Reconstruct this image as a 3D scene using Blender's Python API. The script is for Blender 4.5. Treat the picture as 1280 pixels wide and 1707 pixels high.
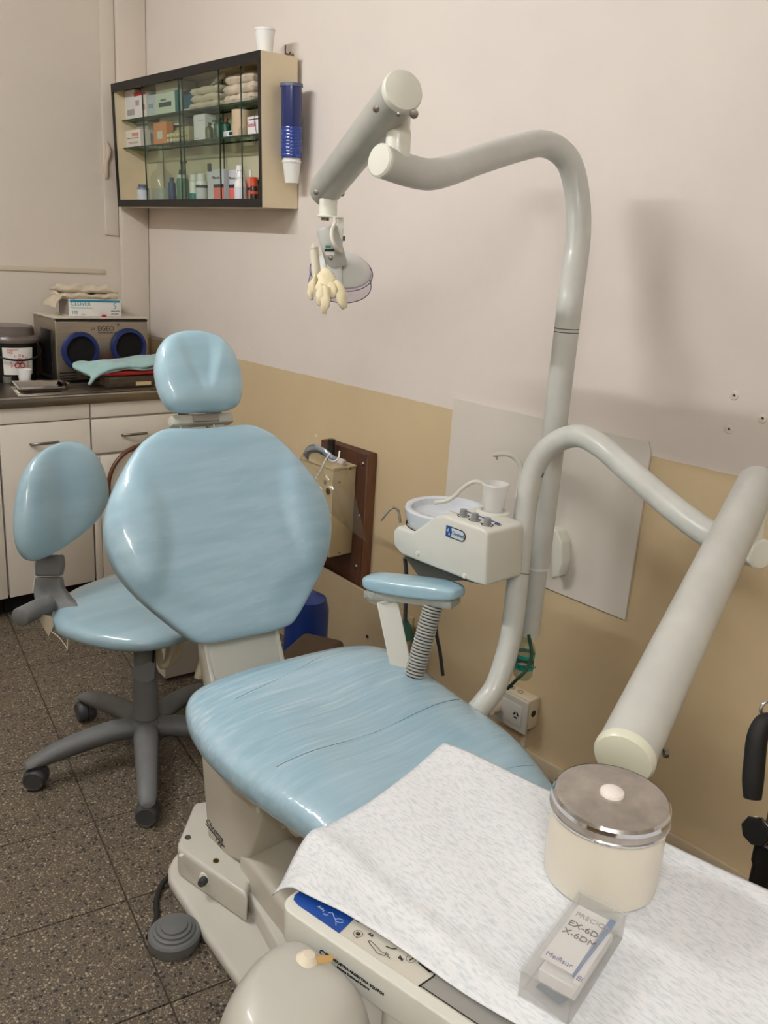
import bpy, bmesh, math, random
from mathutils import Vector, Matrix
random.seed(7)
for o in list(bpy.data.objects): bpy.data.objects.remove(o)
scene = bpy.context.scene
COL = scene.collection
PI = math.pi

# ------------------------------------------------------------------ camera
F_PX, W_PX, H_PX = 1430.0, 1280.0, 1707.0
YAW, PITCH, ROLL = [math.radians(a) for a in (42.5, 16.47, 3.75)]
CAM = Vector((0, 0, 1.5))
fwd = Vector((math.sin(YAW)*math.cos(PITCH), math.cos(YAW)*math.cos(PITCH), -math.sin(PITCH)))
rt0 = Vector((math.cos(YAW), -math.sin(YAW), 0))
up0 = rt0.cross(fwd)
RT = rt0*math.cos(ROLL) + up0*math.sin(ROLL)
UP = -rt0*math.sin(ROLL) + up0*math.cos(ROLL)
cd = bpy.data.cameras.new('camera'); cam = bpy.data.objects.new('camera', cd); COL.objects.link(cam)
cd.sensor_fit = 'AUTO'; cd.sensor_width = 36.0; cd.lens = F_PX/H_PX*36.0
cd.clip_start = 0.02
cam.matrix_world = Matrix(((RT.x, UP.x, -fwd.x, CAM.x), (RT.y, UP.y, -fwd.y, CAM.y), (RT.z, UP.z, -fwd.z, CAM.z), (0, 0, 0, 1)))
scene.camera = cam

# ------------------------------------------------------------------ world, exposure, lights
w = bpy.data.worlds.new('world'); scene.world = w; w.use_nodes = True
w.node_tree.nodes['Background'].inputs[0].default_value = (1, .96, .9, 1)
w.node_tree.nodes['Background'].inputs[1].default_value = .05
scene.view_settings.view_transform = 'Standard'; scene.view_settings.look = 'None'
scene.view_settings.gamma = 1.0; scene.view_settings.exposure = 0.0
scene.view_settings.use_curve_mapping = False
LAMP_A = (-0.05, 2.25, 2.62); LAMP_B = (-0.75, -0.7, 2.62)
TUBE_STRENGTH = 188.0; TUBE_COLOR = (1, .995, .985, 1)

# ------------------------------------------------------------------ pixel helpers (a pixel gives only a direction)
def ray(px, py): return fwd + RT*((px-640)/F_PX) - UP*((py-853.5)/F_PX)
def P(px, py, d): return CAM + ray(px, py)*d
def onx(px, py, x): r = ray(px, py); return CAM + r*((x-CAM.x)/r.x)
def ony(px, py, y): r = ray(px, py); return CAM + r*((y-CAM.y)/r.y)
def onz(px, py, z): r = ray(px, py); return CAM + r*((z-CAM.z)/r.z)
def onplane(px, py, o, n): r = ray(px, py); return CAM + r*((o-CAM).dot(n)/r.dot(n))
def V(*a): return Vector(a)

# ------------------------------------------------------------------ materials
MATS = {}
def lin(c):
    f = lambda v: v/12.92 if v <= .04045 else ((v+.055)/1.055)**2.4
    return tuple(f(x/255.) for x in c) + (1,)
def mat(name, rgb, rough=.5, metal=0., coat=0., coat_r=.1, var=0., var_scale=8., bump=0., bump_scale=40., stretch=None, trans=0., ior=1.45, sheen=0., sss=0., alpha=1.):
    if name in MATS: return MATS[name]
    m = bpy.data.materials.new(name); m.use_nodes = True; MATS[name] = m
    nt = m.node_tree; b = nt.nodes['Principled BSDF']
    b.inputs['Base Color'].default_value = lin(rgb); b.inputs['Roughness'].default_value = rough
    b.inputs['Metallic'].default_value = metal; b.inputs['Coat Weight'].default_value = coat
    b.inputs['Coat Roughness'].default_value = coat_r; b.inputs['IOR'].default_value = ior
    b.inputs['Transmission Weight'].default_value = trans; b.inputs['Alpha'].default_value = alpha
    if sheen: b.inputs['Sheen Weight'].default_value = sheen
    if sss:
        b.inputs['Subsurface Weight'].default_value = sss; b.inputs['Subsurface Radius'].default_value = (.01, .01, .01); b.inputs['Subsurface Scale'].default_value = .5
    if var or bump:
        geo = nt.nodes.new('ShaderNodeNewGeometry'); vec = geo.outputs['Position']
        if stretch:
            mp = nt.nodes.new('ShaderNodeMapping'); mp.inputs['Scale'].default_value = stretch
            if len(stretch) > 3: pass
            nt.links.new(vec, mp.inputs['Vector']); vec = mp.outputs['Vector']
    if var:
        n = nt.nodes.new('ShaderNodeTexNoise'); n.inputs['Scale'].default_value = var_scale; n.inputs['Detail'].default_value = 6
        nt.links.new(vec, n.inputs['Vector'])
        r = nt.nodes.new('ShaderNodeValToRGB'); r.color_ramp.elements[0].position = .3; r.color_ramp.elements[1].position = .7
        c = lin(rgb); r.color_ramp.elements[0].color = tuple(x*(1-var) for x in c[:3])+(1,); r.color_ramp.elements[1].color = tuple(min(1, x*(1+var*.5)) for x in c[:3])+(1,)
        nt.links.new(n.outputs['Fac'], r.inputs['Fac']); nt.links.new(r.outputs['Color'], b.inputs['Base Color'])
    if bump:
        n = nt.nodes.new('ShaderNodeTexNoise'); n.inputs['Scale'].default_value = bump_scale; n.inputs['Detail'].default_value = 5
        nt.links.new(vec, n.inputs['Vector'])
        bp = nt.nodes.new('ShaderNodeBump'); bp.inputs['Strength'].default_value = bump; bp.inputs['Distance'].default_value = .004
        nt.links.new(n.outputs['Fac'], bp.inputs['Height']); nt.links.new(bp.outputs['Normal'], b.inputs['Normal'])
    return m
def film_mat(name, rgb, gloss, tint):
    """clear pane or film: mostly see-through, part mirror, part milky"""
    if name in MATS: return MATS[name]
    m = bpy.data.materials.new(name); m.use_nodes = True; MATS[name] = m; nt = m.node_tree
    nt.nodes.remove(nt.nodes['Principled BSDF']); out = nt.nodes['Material Output']
    t = nt.nodes.new('ShaderNodeBsdfTransparent'); t.inputs[0].default_value = lin(rgb)
    d = nt.nodes.new('ShaderNodeBsdfDiffuse'); d.inputs[0].default_value = lin((225, 225, 222))
    g = nt.nodes.new('ShaderNodeBsdfGlossy'); g.inputs['Roughness'].default_value = .04
    tl = nt.nodes.new('ShaderNodeBsdfTranslucent'); tl.inputs[0].default_value = lin((240, 240, 238))
    dd = nt.nodes.new('ShaderNodeMixShader'); dd.inputs[0].default_value = .5
    nt.links.new(d.outputs[0], dd.inputs[1]); nt.links.new(tl.outputs[0], dd.inputs[2]); d = dd
    a = nt.nodes.new('ShaderNodeMixShader'); a.inputs[0].default_value = tint
    b = nt.nodes.new('ShaderNodeMixShader'); b.inputs[0].default_value = gloss
    nt.links.new(t.outputs[0], a.inputs[1]); nt.links.new(d.outputs[0], a.inputs[2])
    nt.links.new(a.outputs[0], b.inputs[1]); nt.links.new(g.outputs[0], b.inputs[2]); nt.links.new(b.outputs[0], out.inputs[0])
    return m
def wrap_mat(name, rgb, direction, scale=1., coat=.8, rough=.2, bump=.35, haze=.0, center=None, reach=.25):
    """vinyl under stretched cling film: streaky gloss along one direction"""
    m = bpy.data.materials.new(name); m.use_nodes = True; nt = m.node_tree; b = nt.nodes['Principled BSDF']
    b.inputs['Roughness'].default_value = .42; b.inputs['Coat Weight'].default_value = coat; b.inputs['Coat Roughness'].default_value = rough
    geo = nt.nodes.new('ShaderNodeNewGeometry')
    mp = nt.nodes.new('ShaderNodeMapping'); mp.inputs['Rotation'].default_value = (0, 0, direction); mp.inputs['Scale'].default_value = (3*scale, 55*scale, 55*scale)
    nt.links.new(geo.outputs['Position'], mp.inputs['Vector'])
    n = nt.nodes.new('ShaderNodeTexNoise'); n.inputs['Scale'].default_value = 1.; n.inputs['Detail'].default_value = 4
    nt.links.new(mp.outputs[0], n.inputs['Vector'])
    n2 = nt.nodes.new('ShaderNodeTexNoise'); n2.inputs['Scale'].default_value = 5.; n2.inputs['Detail'].default_value = 3
    nt.links.new(geo.outputs['Position'], n2.inputs['Vector'])
    mul = nt.nodes.new('ShaderNodeMath'); mul.operation = 'MULTIPLY'
    nt.links.new(n.outputs['Fac'], mul.inputs[0]); nt.links.new(n2.outputs['Fac'], mul.inputs[1])
    bp = nt.nodes.new('ShaderNodeBump'); bp.inputs['Strength'].default_value = bump; bp.inputs['Distance'].default_value = .006
    nt.links.new(mul.outputs[0], bp.inputs['Height']); nt.links.new(bp.outputs[0], b.inputs['Coat Normal'])
    bp2 = nt.nodes.new('ShaderNodeBump'); bp2.inputs['Strength'].default_value = bump*.35; bp2.inputs['Distance'].default_value = .006
    nt.links.new(mul.outputs[0], bp2.inputs['Height']); nt.links.new(bp2.outputs[0], b.inputs['Normal'])
    r = nt.nodes.new('ShaderNodeValToRGB'); c = lin(rgb)
    r.color_ramp.elements[0].position = .3; r.color_ramp.elements[0].color = (c[0]*.90, c[1]*.92, c[2]*.92, 1)
    r.color_ramp.elements[1].position = .72; r.color_ramp.elements[1].color = (min(1, c[0]*1.10), min(1, c[1]*1.06), min(1, c[2]*1.05), 1)
    nt.links.new(n.outputs['Fac'], r.inputs[0]); nt.links.new(r.outputs[0], b.inputs['Base Color'])
    if haze:      # whitish gathered pleats of film, thicker round one spot
        mp2 = nt.nodes.new('ShaderNodeMapping'); mp2.inputs['Rotation'].default_value = (0, 0, direction+.06); mp2.inputs['Scale'].default_value = (5, 120, 60)
        nt.links.new(geo.outputs['Position'], mp2.inputs['Vector'])
        n4 = nt.nodes.new('ShaderNodeTexNoise'); n4.inputs['Scale'].default_value = 1.; n4.inputs['Detail'].default_value = 6; n4.inputs['Distortion'].default_value = .5
        nt.links.new(mp2.outputs[0], n4.inputs['Vector'])
        r4 = nt.nodes.new('ShaderNodeValToRGB'); r4.color_ramp.elements[0].position = .52; r4.color_ramp.elements[1].position = .72; nt.links.new(n4.outputs['Fac'], r4.inputs[0])
        r5 = nt.nodes.new('ShaderNodeValToRGB'); r5.color_ramp.elements[0].position = .30; r5.color_ramp.elements[0].color = (1, 1, 1, 1); r5.color_ramp.elements[1].position = .44; r5.color_ramp.elements[1].color = (0, 0, 0, 1); nt.links.new(n4.outputs['Fac'], r5.inputs[0])
        ds_ = nt.nodes.new('ShaderNodeVectorMath'); ds_.operation = 'DISTANCE'; ds_.inputs[1].default_value = center; nt.links.new(geo.outputs['Position'], ds_.inputs[0])
        mr = nt.nodes.new('ShaderNodeMapRange'); mr.inputs['From Min'].default_value = reach*.35; mr.inputs['From Max'].default_value = reach; mr.inputs['To Min'].default_value = 1.; mr.inputs['To Max'].default_value = .25; nt.links.new(ds_.outputs['Value'], mr.inputs['Value'])
        for rr_, colr, k in ((r5, (c[0]*.62, c[1]*.66, c[2]*.66, 1), haze*.7), (r4, lin((226, 234, 238)), haze)):
            f_ = nt.nodes.new('ShaderNodeMath'); f_.operation = 'MULTIPLY'; nt.links.new(rr_.outputs[0], f_.inputs[0]); nt.links.new(mr.outputs[0], f_.inputs[1])
            f2 = nt.nodes.new('ShaderNodeMath'); f2.operation = 'MULTIPLY'; f2.inputs[1].default_value = k; nt.links.new(f_.outputs[0], f2.inputs[0])
            src = b.inputs['Base Color'].links[0].from_socket
            mx = nt.nodes.new('ShaderNodeMix'); mx.data_type = 'RGBA'; nt.links.new(f2.outputs[0], mx.inputs[0]); nt.links.new(src, mx.inputs[6]); mx.inputs[7].default_value = colr
            nt.links.new(mx.outputs[2], b.inputs['Base Color'])
    MATS[name] = m; return m

def wall_paint(name, upper, lower=None, split=1.053, wx=True):
    m = bpy.data.materials.new(name); m.use_nodes = True; nt = m.node_tree; b = nt.nodes['Principled BSDF']
    b.inputs['Roughness'].default_value = .62
    geo = nt.nodes.new('ShaderNodeNewGeometry')
    n = nt.nodes.new('ShaderNodeTexNoise'); n.inputs['Scale'].default_value = 2.2; n.inputs['Detail'].default_value = 8; n.inputs['Roughness'].default_value = .6
    nt.links.new(geo.outputs['Position'], n.inputs['Vector'])
    def ramp(c, k):
        r = nt.nodes.new('ShaderNodeValToRGB'); c = lin(c); r.color_ramp.elements[0].position = .35; r.color_ramp.elements[1].position = .65
        r.color_ramp.elements[0].color = tuple(x*(1-k) for x in c[:3])+(1,); r.color_ramp.elements[1].color = c
        nt.links.new(n.outputs['Fac'], r.inputs[0]); return r.outputs[0]
    col = ramp(upper, .05)
    if lower:
        lo = ramp(lower, .08)
        sx = nt.nodes.new('ShaderNodeSeparateXYZ'); nt.links.new(geo.outputs['Position'], sx.inputs[0])
        nn = nt.nodes.new('ShaderNodeTexNoise'); nn.inputs['Scale'].default_value = 14
        nt.links.new(geo.outputs['Position'], nn.inputs['Vector'])
        ma = nt.nodes.new('ShaderNodeMath'); ma.operation = 'MULTIPLY_ADD'; ma.inputs[1].default_value = .008; nt.links.new(nn.outputs['Fac'], ma.inputs[0]); nt.links.new(sx.outputs[2], ma.inputs[2])
        lt = nt.nodes.new('ShaderNodeMath'); lt.operation = 'LESS_THAN'; lt.inputs[1].default_value = split+.004; nt.links.new(ma.outputs[0], lt.inputs[0])
        mx = nt.nodes.new('ShaderNodeMix'); mx.data_type = 'RGBA'; nt.links.new(lt.outputs[0], mx.inputs[0])
        nt.links.new(col, mx.inputs[6]); nt.links.new(lo, mx.inputs[7]); col = mx.outputs[2]
    nt.links.new(col, b.inputs['Base Color'])
    n3 = nt.nodes.new('ShaderNodeTexNoise'); n3.inputs['Scale'].default_value = 9; n3.inputs['Detail'].default_value = 6
    nt.links.new(geo.outputs['Position'], n3.inputs['Vector'])
    bp = nt.nodes.new('ShaderNodeBump'); bp.inputs['Strength'].default_value = .22; bp.inputs['Distance'].default_value = .01
    nt.links.new(n3.outputs['Fac'], bp.inputs['Height']); nt.links.new(bp.outputs[0], b.inputs['Normal'])
    return m

def terrazzo():
    m = bpy.data.materials.new('terrazzo'); m.use_nodes = True; nt = m.node_tree; b = nt.nodes['Principled BSDF']
    b.inputs['Roughness'].default_value = .55
    geo = nt.nodes.new('ShaderNodeNewGeometry'); pos = geo.outputs['Position']
    def chips(scale, col, lo, hi, base, size):
        v = nt.nodes.new('ShaderNodeTexVoronoi'); v.inputs['Scale'].default_value = scale; v.inputs['Randomness'].default_value = 1.
        nt.links.new(pos, v.inputs['Vector'])
        s = nt.nodes.new('ShaderNodeSeparateColor'); nt.links.new(v.outputs['Color'], s.inputs[0])
        g = nt.nodes.new('ShaderNodeMath'); g.operation = 'GREATER_THAN'; g.inputs[1].default_value = lo; nt.links.new(s.outputs[0], g.inputs[0])
        l = nt.nodes.new('ShaderNodeMath'); l.operation = 'LESS_THAN'; l.inputs[1].default_value = size; nt.links.new(v.outputs['Distance'], l.inputs[0])
        a = nt.nodes.new('ShaderNodeMath'); a.operation = 'MULTIPLY'; nt.links.new(g.outputs[0], a.inputs[0]); nt.links.new(l.outputs[0], a.inputs[1])
        mx = nt.nodes.new('ShaderNodeMix'); mx.data_type = 'RGBA'; nt.links.new(a.outputs[0], mx.inputs[0])
        if base is None: mx.inputs[6].default_value = lin((139, 124, 104))
        else: nt.links.new(base, mx.inputs[6])
        mx.inputs[7].default_value = lin(col); return mx.outputs[2]
    n = nt.nodes.new('ShaderNodeTexNoise'); n.inputs['Scale'].default_value = 300; nt.links.new(pos, n.inputs['Vector'])
    r = nt.nodes.new('ShaderNodeValToRGB'); r.color_ramp.elements[0].color = lin((74, 64, 53)); r.color_ramp.elements[1].color = lin((106, 95, 80))
    r.color_ramp.elements[0].position = .3; r.color_ramp.elements[1].position = .7
    nt.links.new(n.outputs['Fac'], r.inputs[0])
    c = chips(210, (138, 127, 108), .45, 0, r.outputs[0], .42)
    c = chips(300, (64, 55, 46), .6, 0, c, .45)
    c = chips(130, (160, 149, 128), .82, 0, c, .38)
    c = chips(95, (34, 30, 32), .80, 0, c, .40)
    c = chips(150, (44, 40, 40), .86, 0, c, .40)
    nt.links.new(c, b.inputs['Base Color'])
    bp = nt.nodes.new('ShaderNodeBump'); bp.inputs['Strength'].default_value = .15; bp.inputs['Distance'].default_value = .001
    nt.links.new(n.outputs['Fac'], bp.inputs['Height']); nt.links.new(bp.outputs[0], b.inputs['Normal'])
    return m

M_WALL = wall_paint('wall_paint_two_tone', (229, 220, 213), (212, 191, 154))
M_WALLB = wall_paint('wall_paint_cream', (224, 214, 202), (212, 191, 154))
M_PLAIN = wall_paint('ceiling_paint', (226, 220, 210))
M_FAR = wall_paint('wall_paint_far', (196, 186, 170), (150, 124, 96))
M_TERR = terrazzo()
M_GROUT = mat('grout', (78, 64, 54), .9)
M_WHITE = mat('unit_enamel', (221, 221, 213), .3, coat=.35, coat_r=.12, var=.05, var_scale=5)
M_TUBE = mat('tube_enamel', (206, 208, 203), .38, coat=.15, var=.07, var_scale=14, bump=.03, bump_scale=120)
M_CAP = mat('cap_plastic', (232, 233, 222), .3, coat=.3)
M_BASE = mat('base_enamel', (206, 203, 194), .4, coat=.2, var=.07, var_scale=4)
M_COVER = mat('cover_plastic', (198, 193, 180), .38, coat=.25, var=.06, var_scale=4)
M_GREY = mat('grey_plastic', (104, 106, 107), .55, var=.08, var_scale=20)
M_GREYD = mat('dark_grey_plastic', (62, 63, 65), .5)
M_BLACK = mat('black_plastic', (20, 20, 21), .4)
M_RUBBER = mat('black_rubber', (28, 28, 28), .6)
M_STEEL = mat('stainless_steel', (190, 186, 180), .28, metal=1., var=.1, var_scale=6)
M_STEELB = mat('brushed_steel', (172, 163, 150), .38, metal=1., var=.12, var_scale=5, bump=.05, bump_scale=30, stretch=(3, 60, 60))
M_CHROME = mat('chrome', (215, 215, 218), .08, metal=1.)
M_SCREW = mat('screw_metal', (140, 136, 128), .35, metal=1.)
M_KITCH = mat('cabinet_laminate', (226, 220, 210), .42, coat=.15)
M_DARK = mat('dark_gap', (14, 13, 13), .8)
M_BLUE = mat('vinyl_blue', (170, 201, 215), .4)
M_WOOD = mat('dark_wood', (82, 50, 36), .55, var=.35, var_scale=9, stretch=(12, 12, 1.2))
M_PLY = mat('plywood_edge', (120, 82, 58), .6, var=.4, var_scale=10, stretch=(60, 60, 1))
M_CREAMBOX = mat('cream_painted_metal', (214, 197, 158), .45, var=.1, var_scale=8)
M_PAPER = mat('white_card', (232, 232, 228), .6)
M_INK = mat('black_print', (24, 24, 26), .6)
M_TEAL = mat('teal_print', (34, 132, 160), .6)
M_RED = mat('red_plastic', (176, 40, 36), .4)
M_REDP = mat('red_print', (190, 40, 44), .6)
M_CLOTHB = mat('beige_cotton', (214, 199, 176), .9, var=.12, var_scale=30, bump=.5, bump_scale=220, sheen=.3)
M_TOWEL = mat('teal_towel', (164, 200, 202), .9, var=.1, var_scale=20, bump=.4, bump_scale=260, sheen=.3)
M_CUP = mat('white_cup_plastic', (238, 238, 236), .35, sss=.15)
M_LATEX = mat('latex', (233, 221, 188), .6, var=.08, var_scale=40, sss=.2)
M_GLASS = film_mat('cabinet_glass', (246, 250, 246), .035, .03)
M_SHELFG = film_mat('shelf_glass', (222, 234, 226), .05, .02)
M_EDGEG = mat('glass_edge', (40, 58, 50), .2)
M_CLEAR = film_mat('clear_plastic', (248, 248, 248), .05, .06)
M_MILKY = film_mat('milky_plastic', (246, 246, 246), .04, .3)
M_SMOKE = film_mat('smoky_plastic', (226, 220, 210), .05, .06)

# ------------------------------------------------------------------ mesh helpers
def mk(name, verts, faces, m, parent=None, smooth=40):
    me = bpy.data.meshes.new(name); me.from_pydata([tuple(v) for v in verts], [], faces); me.update()
    bm = bmesh.new(); bm.from_mesh(me); bmesh.ops.recalc_face_normals(bm, faces=bm.faces); bm.to_mesh(me); bm.free()
    return link(name, me, m, parent, smooth)
def link(name, me, m, parent=None, smooth=40):
    if smooth:
        for p in me.polygons: p.use_smooth = True
        me.set_sharp_from_angle(angle=math.radians(smooth))
    if m is not None: me.materials.append(m)
    o = bpy.data.objects.new(name, me); COL.objects.link(o)
    if parent is not None: adopt(o, parent)
    return o
def adopt(o, parent):
    mw = Matrix.Identity(4); p = parent
    chain = []
    while p is not None: chain.append(p); p = p.parent
    for q in reversed(chain):
        b = q.matrix_basis.copy(); mw = mw @ (q.matrix_parent_inverse if q.parent else Matrix.Identity(4)) @ b
    o.parent = parent; o.matrix_parent_inverse = mw.inverted()
def empty(name, loc, label, cat, group=None):
    o = bpy.data.objects.new(name, None); COL.objects.link(o); o.location = loc; o.empty_display_size = .05
    return tag(o, label, cat, group)
def tag(o, label, cat, group=None):
    o['label'] = label; o['category'] = cat
    if group: o['group'] = group
    return o
def struct(o): o['kind'] = 'structure'; return o
def frame(o=(0, 0, 0), x=(1, 0, 0), y=(0, 1, 0), z=(0, 0, 1)):
    x, y, z, o = [Vector(a) for a in (x, y, z, o)]
    return Matrix(((x.x, y.x, z.x, o.x), (x.y, y.y, z.y, o.y), (x.z, y.z, z.z, o.z), (0, 0, 0, 1)))
def zframe(o, axis, ref=(0, 0, 1)):
    """frame whose z runs along axis"""
    z = Vector(axis).normalized(); r = Vector(ref)
    if abs(z.dot(r)) > .95: r = Vector((1, 0, 0))
    x = r.cross(z).normalized(); y = z.cross(x); return frame(o, x, y, z)
def yawframe(o, yaw): return frame(o, (math.cos(yaw), math.sin(yaw), 0), (-math.sin(yaw), math.cos(yaw), 0))
def bm_box(lo, hi, bev=0., seg=2):
    bm = bmesh.new(); bmesh.ops.create_cube(bm, size=1.)
    for v in bm.verts: v.co = Vector([lo[i]+(v.co[i]+.5)*(hi[i]-lo[i]) for i in range(3)])
    if bev: bmesh.ops.bevel(bm, geom=bm.edges[:], offset=bev, segments=seg, affect='EDGES', profile=.5, clamp_overlap=True)
    return bm
def fin(name, bm, m, parent=None, M=None, smooth=40):
    if M is not None: bmesh.ops.transform(bm, matrix=M, verts=bm.verts)
    bmesh.ops.recalc_face_normals(bm, faces=bm.faces)
    me = bpy.data.meshes.new(name); bm.to_mesh(me); bm.free(); return link(name, me, m, parent, smooth)
def box(name, lo, hi, m, parent=None, bev=0., seg=2, M=None): return fin(name, bm_box(lo, hi, bev, seg), m, parent, M)
def bm_prism(poly, h0, h1, bev=0., seg=3, sides=True):
    """poly in local xy, extruded along local z"""
    bm = bmesh.new(); n = len(poly)
    a = [bm.verts.new((p[0], p[1], h0)) for p in poly]; b = [bm.verts.new((p[0], p[1], h1)) for p in poly]
    bm.faces.new(a[::-1]); bm.faces.new(b)
    for i in range(n): bm.faces.new((a[i], a[(i+1) % n], b[(i+1) % n], b[i]))
    bmesh.ops.recalc_face_normals(bm, faces=bm.faces)
    if bev: bmesh.ops.bevel(bm, geom=bm.edges[:], offset=bev, segments=seg, affect='EDGES', profile=.5, clamp_overlap=True)
    return bm
def prism(name, poly, h0, h1, m, parent=None, bev=0., seg=3, M=None, smooth=40): return fin(name, bm_prism(poly, h0, h1, bev, seg), m, parent, M, smooth)
def spline(pts, n=8, closed=False):
    pts = [Vector(p) for p in pts]; out = []; N = len(pts)
    for i in range(N if closed else N-1):
        if closed: p0, p1, p2, p3 = pts[(i-1) % N], pts[i], pts[(i+1) % N], pts[(i+2) % N]
        else:
            p1, p2 = pts[i], pts[i+1]; p0 = pts[i-1] if i else p1*2-p2; p3 = pts[i+2] if i+2 < N else p2*2-p1
        for k in range(n):
            t = k/n
            out.append(.5*((2*p1)+(p2-p0)*t+(2*p0-5*p1+4*p2-p3)*t*t+(3*p1-p0-3*p2+p3)*t**3))
    if not closed: out.append(pts[-1])
    return out
def tube_geo(path, rad, seg=16, cap=True, sq=None):
    path = [Vector(p) for p in path]; n = len(path)
    rad = [rad]*n if not isinstance(rad, (list, tuple)) else rad
    vs, fs = [], []
    t0 = (path[1]-path[0]).normalized(); r = Vector((0, 0, 1)) if abs(t0.z) < .9 else Vector((1, 0, 0))
    x = (r - t0*r.dot(t0)).normalized()
    for i in range(n):
        t = (path[min(i+1, n-1)]-path[max(i-1, 0)]).normalized()
        x = (x - t*x.dot(t)).normalized(); y = t.cross(x)
        for k in range(seg):
            a = 2*PI*k/seg; vs.append(path[i]+(x*math.cos(a)+y*math.sin(a))*rad[i])
    for i in range(n-1):
        for k in range(seg):
            a = i*seg+k; b = i*seg+(k+1) % seg; fs.append((a, b, b+seg, a+seg))
    if cap: fs.append(tuple(range(seg))[::-1]); fs.append(tuple(range((n-1)*seg, n*seg)))
    return vs, fs
def tube(name, path, rad, m, parent=None, seg=16, smooth_n=0, cap=True):
    if smooth_n:
        if isinstance(rad, (list, tuple)):
            rr = spline([(r, 0, 0) for r in rad], smooth_n); rad = [q.x for q in rr]
        path = spline(path, smooth_n)
    vs, fs = tube_geo(path, rad, seg, cap); return mk(name, vs, fs, m, parent, 50)
def lathe(name, prof, m, parent=None, M=None, seg=32, smooth=35, sx=1.):
    vs, fs = [], []; n = len(prof)
    for r, z in prof:
        for k in range(seg): vs.append(Vector((r*math.cos(2*PI*k/seg)*sx, r*math.sin(2*PI*k/seg), z)))
    for i in range(n-1):
        for k in range(seg):
            a = i*seg+k; b = i*seg+(k+1) % seg; fs.append((a, b, b+seg, a+seg))
    if M is not None: vs = [M @ v for v in vs]
    me_o = mk(name, vs, fs, m, parent, smooth)
    bm = bmesh.new(); bm.from_mesh(me_o.data); bmesh.ops.remove_doubles(bm, verts=bm.verts, dist=1e-6); bmesh.ops.recalc_face_normals(bm, faces=bm.faces); bm.to_mesh(me_o.data); bm.free()
    me_o.data.set_sharp_from_angle(angle=math.radians(smooth))
    return me_o
def cushion(name, outline, thick, M, m, parent=None, hfun=None, rings=26, N=112, power=4., under=.5):
    c = [Vector((p[0], p[1], 0)) for p in outline]
    pts = spline(c, max(2, N//len(c)), True); N = len(pts)
    cen = sum(pts, Vector())/N; vs, fs = [], []
    def lay(s, top):
        e = max(0., 1-s**power)**(1/power)
        for p in pts:
            q = cen+(p-cen)*s
            h = (thick*(1-under))*e if top else -(thick*under)*e
            if top and hfun: h += hfun(q.x, q.y)*(1-s**6)
            vs.append(M @ Vector((q.x, q.y, h)))
    ss = [math.sin(PI/2*i/rings)**.9 for i in range(1, rings+1)]
    for s in ss: lay(s, True)
    for s in ss[::-1][1:]: lay(s, False)
    R = len(ss)*2-1
    vs.append(M @ Vector((cen.x, cen.y, thick*(1-under)+(hfun(cen.x, cen.y) if hfun else 0)))); vs.append(M @ Vector((cen.x, cen.y, -thick*under)))
    for i in range(R-1):
        for k in range(N): a = i*N+k; b = i*N+(k+1) % N; fs.append((a, b, b+N, a+N))
    for k in range(N): fs.append((R*N, (k+1) % N, k)); fs.append((R*N+1, (R-1)*N+k, (R-1)*N+(k+1) % N))
    return mk(name, vs, fs, m, parent, 60)
def text(s, size, o, right, up, m, parent, name='lettering', ext=.0003, shear=0., align='LEFT', sx=1.):
    cu = bpy.data.curves.new(name, 'FONT'); cu.body = s; cu.size = size; cu.extrude = ext; cu.shear = shear; cu.align_x = align; cu.resolution_u = 3
    t = bpy.data.objects.new(name, cu); COL.objects.link(t)
    bpy.context.view_layer.update()
    me = bpy.data.meshes.new_from_object(t.evaluated_get(bpy.context.evaluated_depsgraph_get()))
    bpy.data.objects.remove(t)
    r = Vector(right).normalized(); u = Vector(up); u = (u-r*u.dot(r)).normalized()
    me.transform(frame(o, r*sx, u, r.cross(u))); me.materials.clear()
    return link(name, me, m, parent, 0)
def copytree(o, parent=None):
    c = o.copy(); COL.objects.link(c)
    if parent is not None: c.parent = parent; c.matrix_parent_inverse = o.matrix_parent_inverse.copy()
    for ch in list(o.children): copytree(ch, c)
    return c
def smooth01(a, b, x):
    t = min(1, max(0, (x-a)/(b-a))); return t*t*(3-2*t)

# ================================================================== ROOM
XW, YW, XL, YF, ZC = 1.977, 3.95, -1.75, -1.65, 2.72
struct(box('wall_right', (XW, YF-.1, -.05), (XW+.1, YW+.1, ZC), M_WALL))
struct(box('wall_back', (XL-.1, YW, -.05), (XW, YW+.1, ZC), M_WALLB))
struct(box('wall_left', (XL-.1, YF-.1, -.05), (XL, YW, ZC), M_FAR))
struct(box('wall_front', (XL, YF-.1, -.05), (XW, YF, ZC), M_FAR))
struct(box('ceiling', (XL-.1, YF-.1, ZC), (XW+.1, YW+.1, ZC+.08), M_PLAIN))
floor = struct(box('floor', (XL, YF, -.05), (XW, YW, -.006), M_GROUT))
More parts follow.
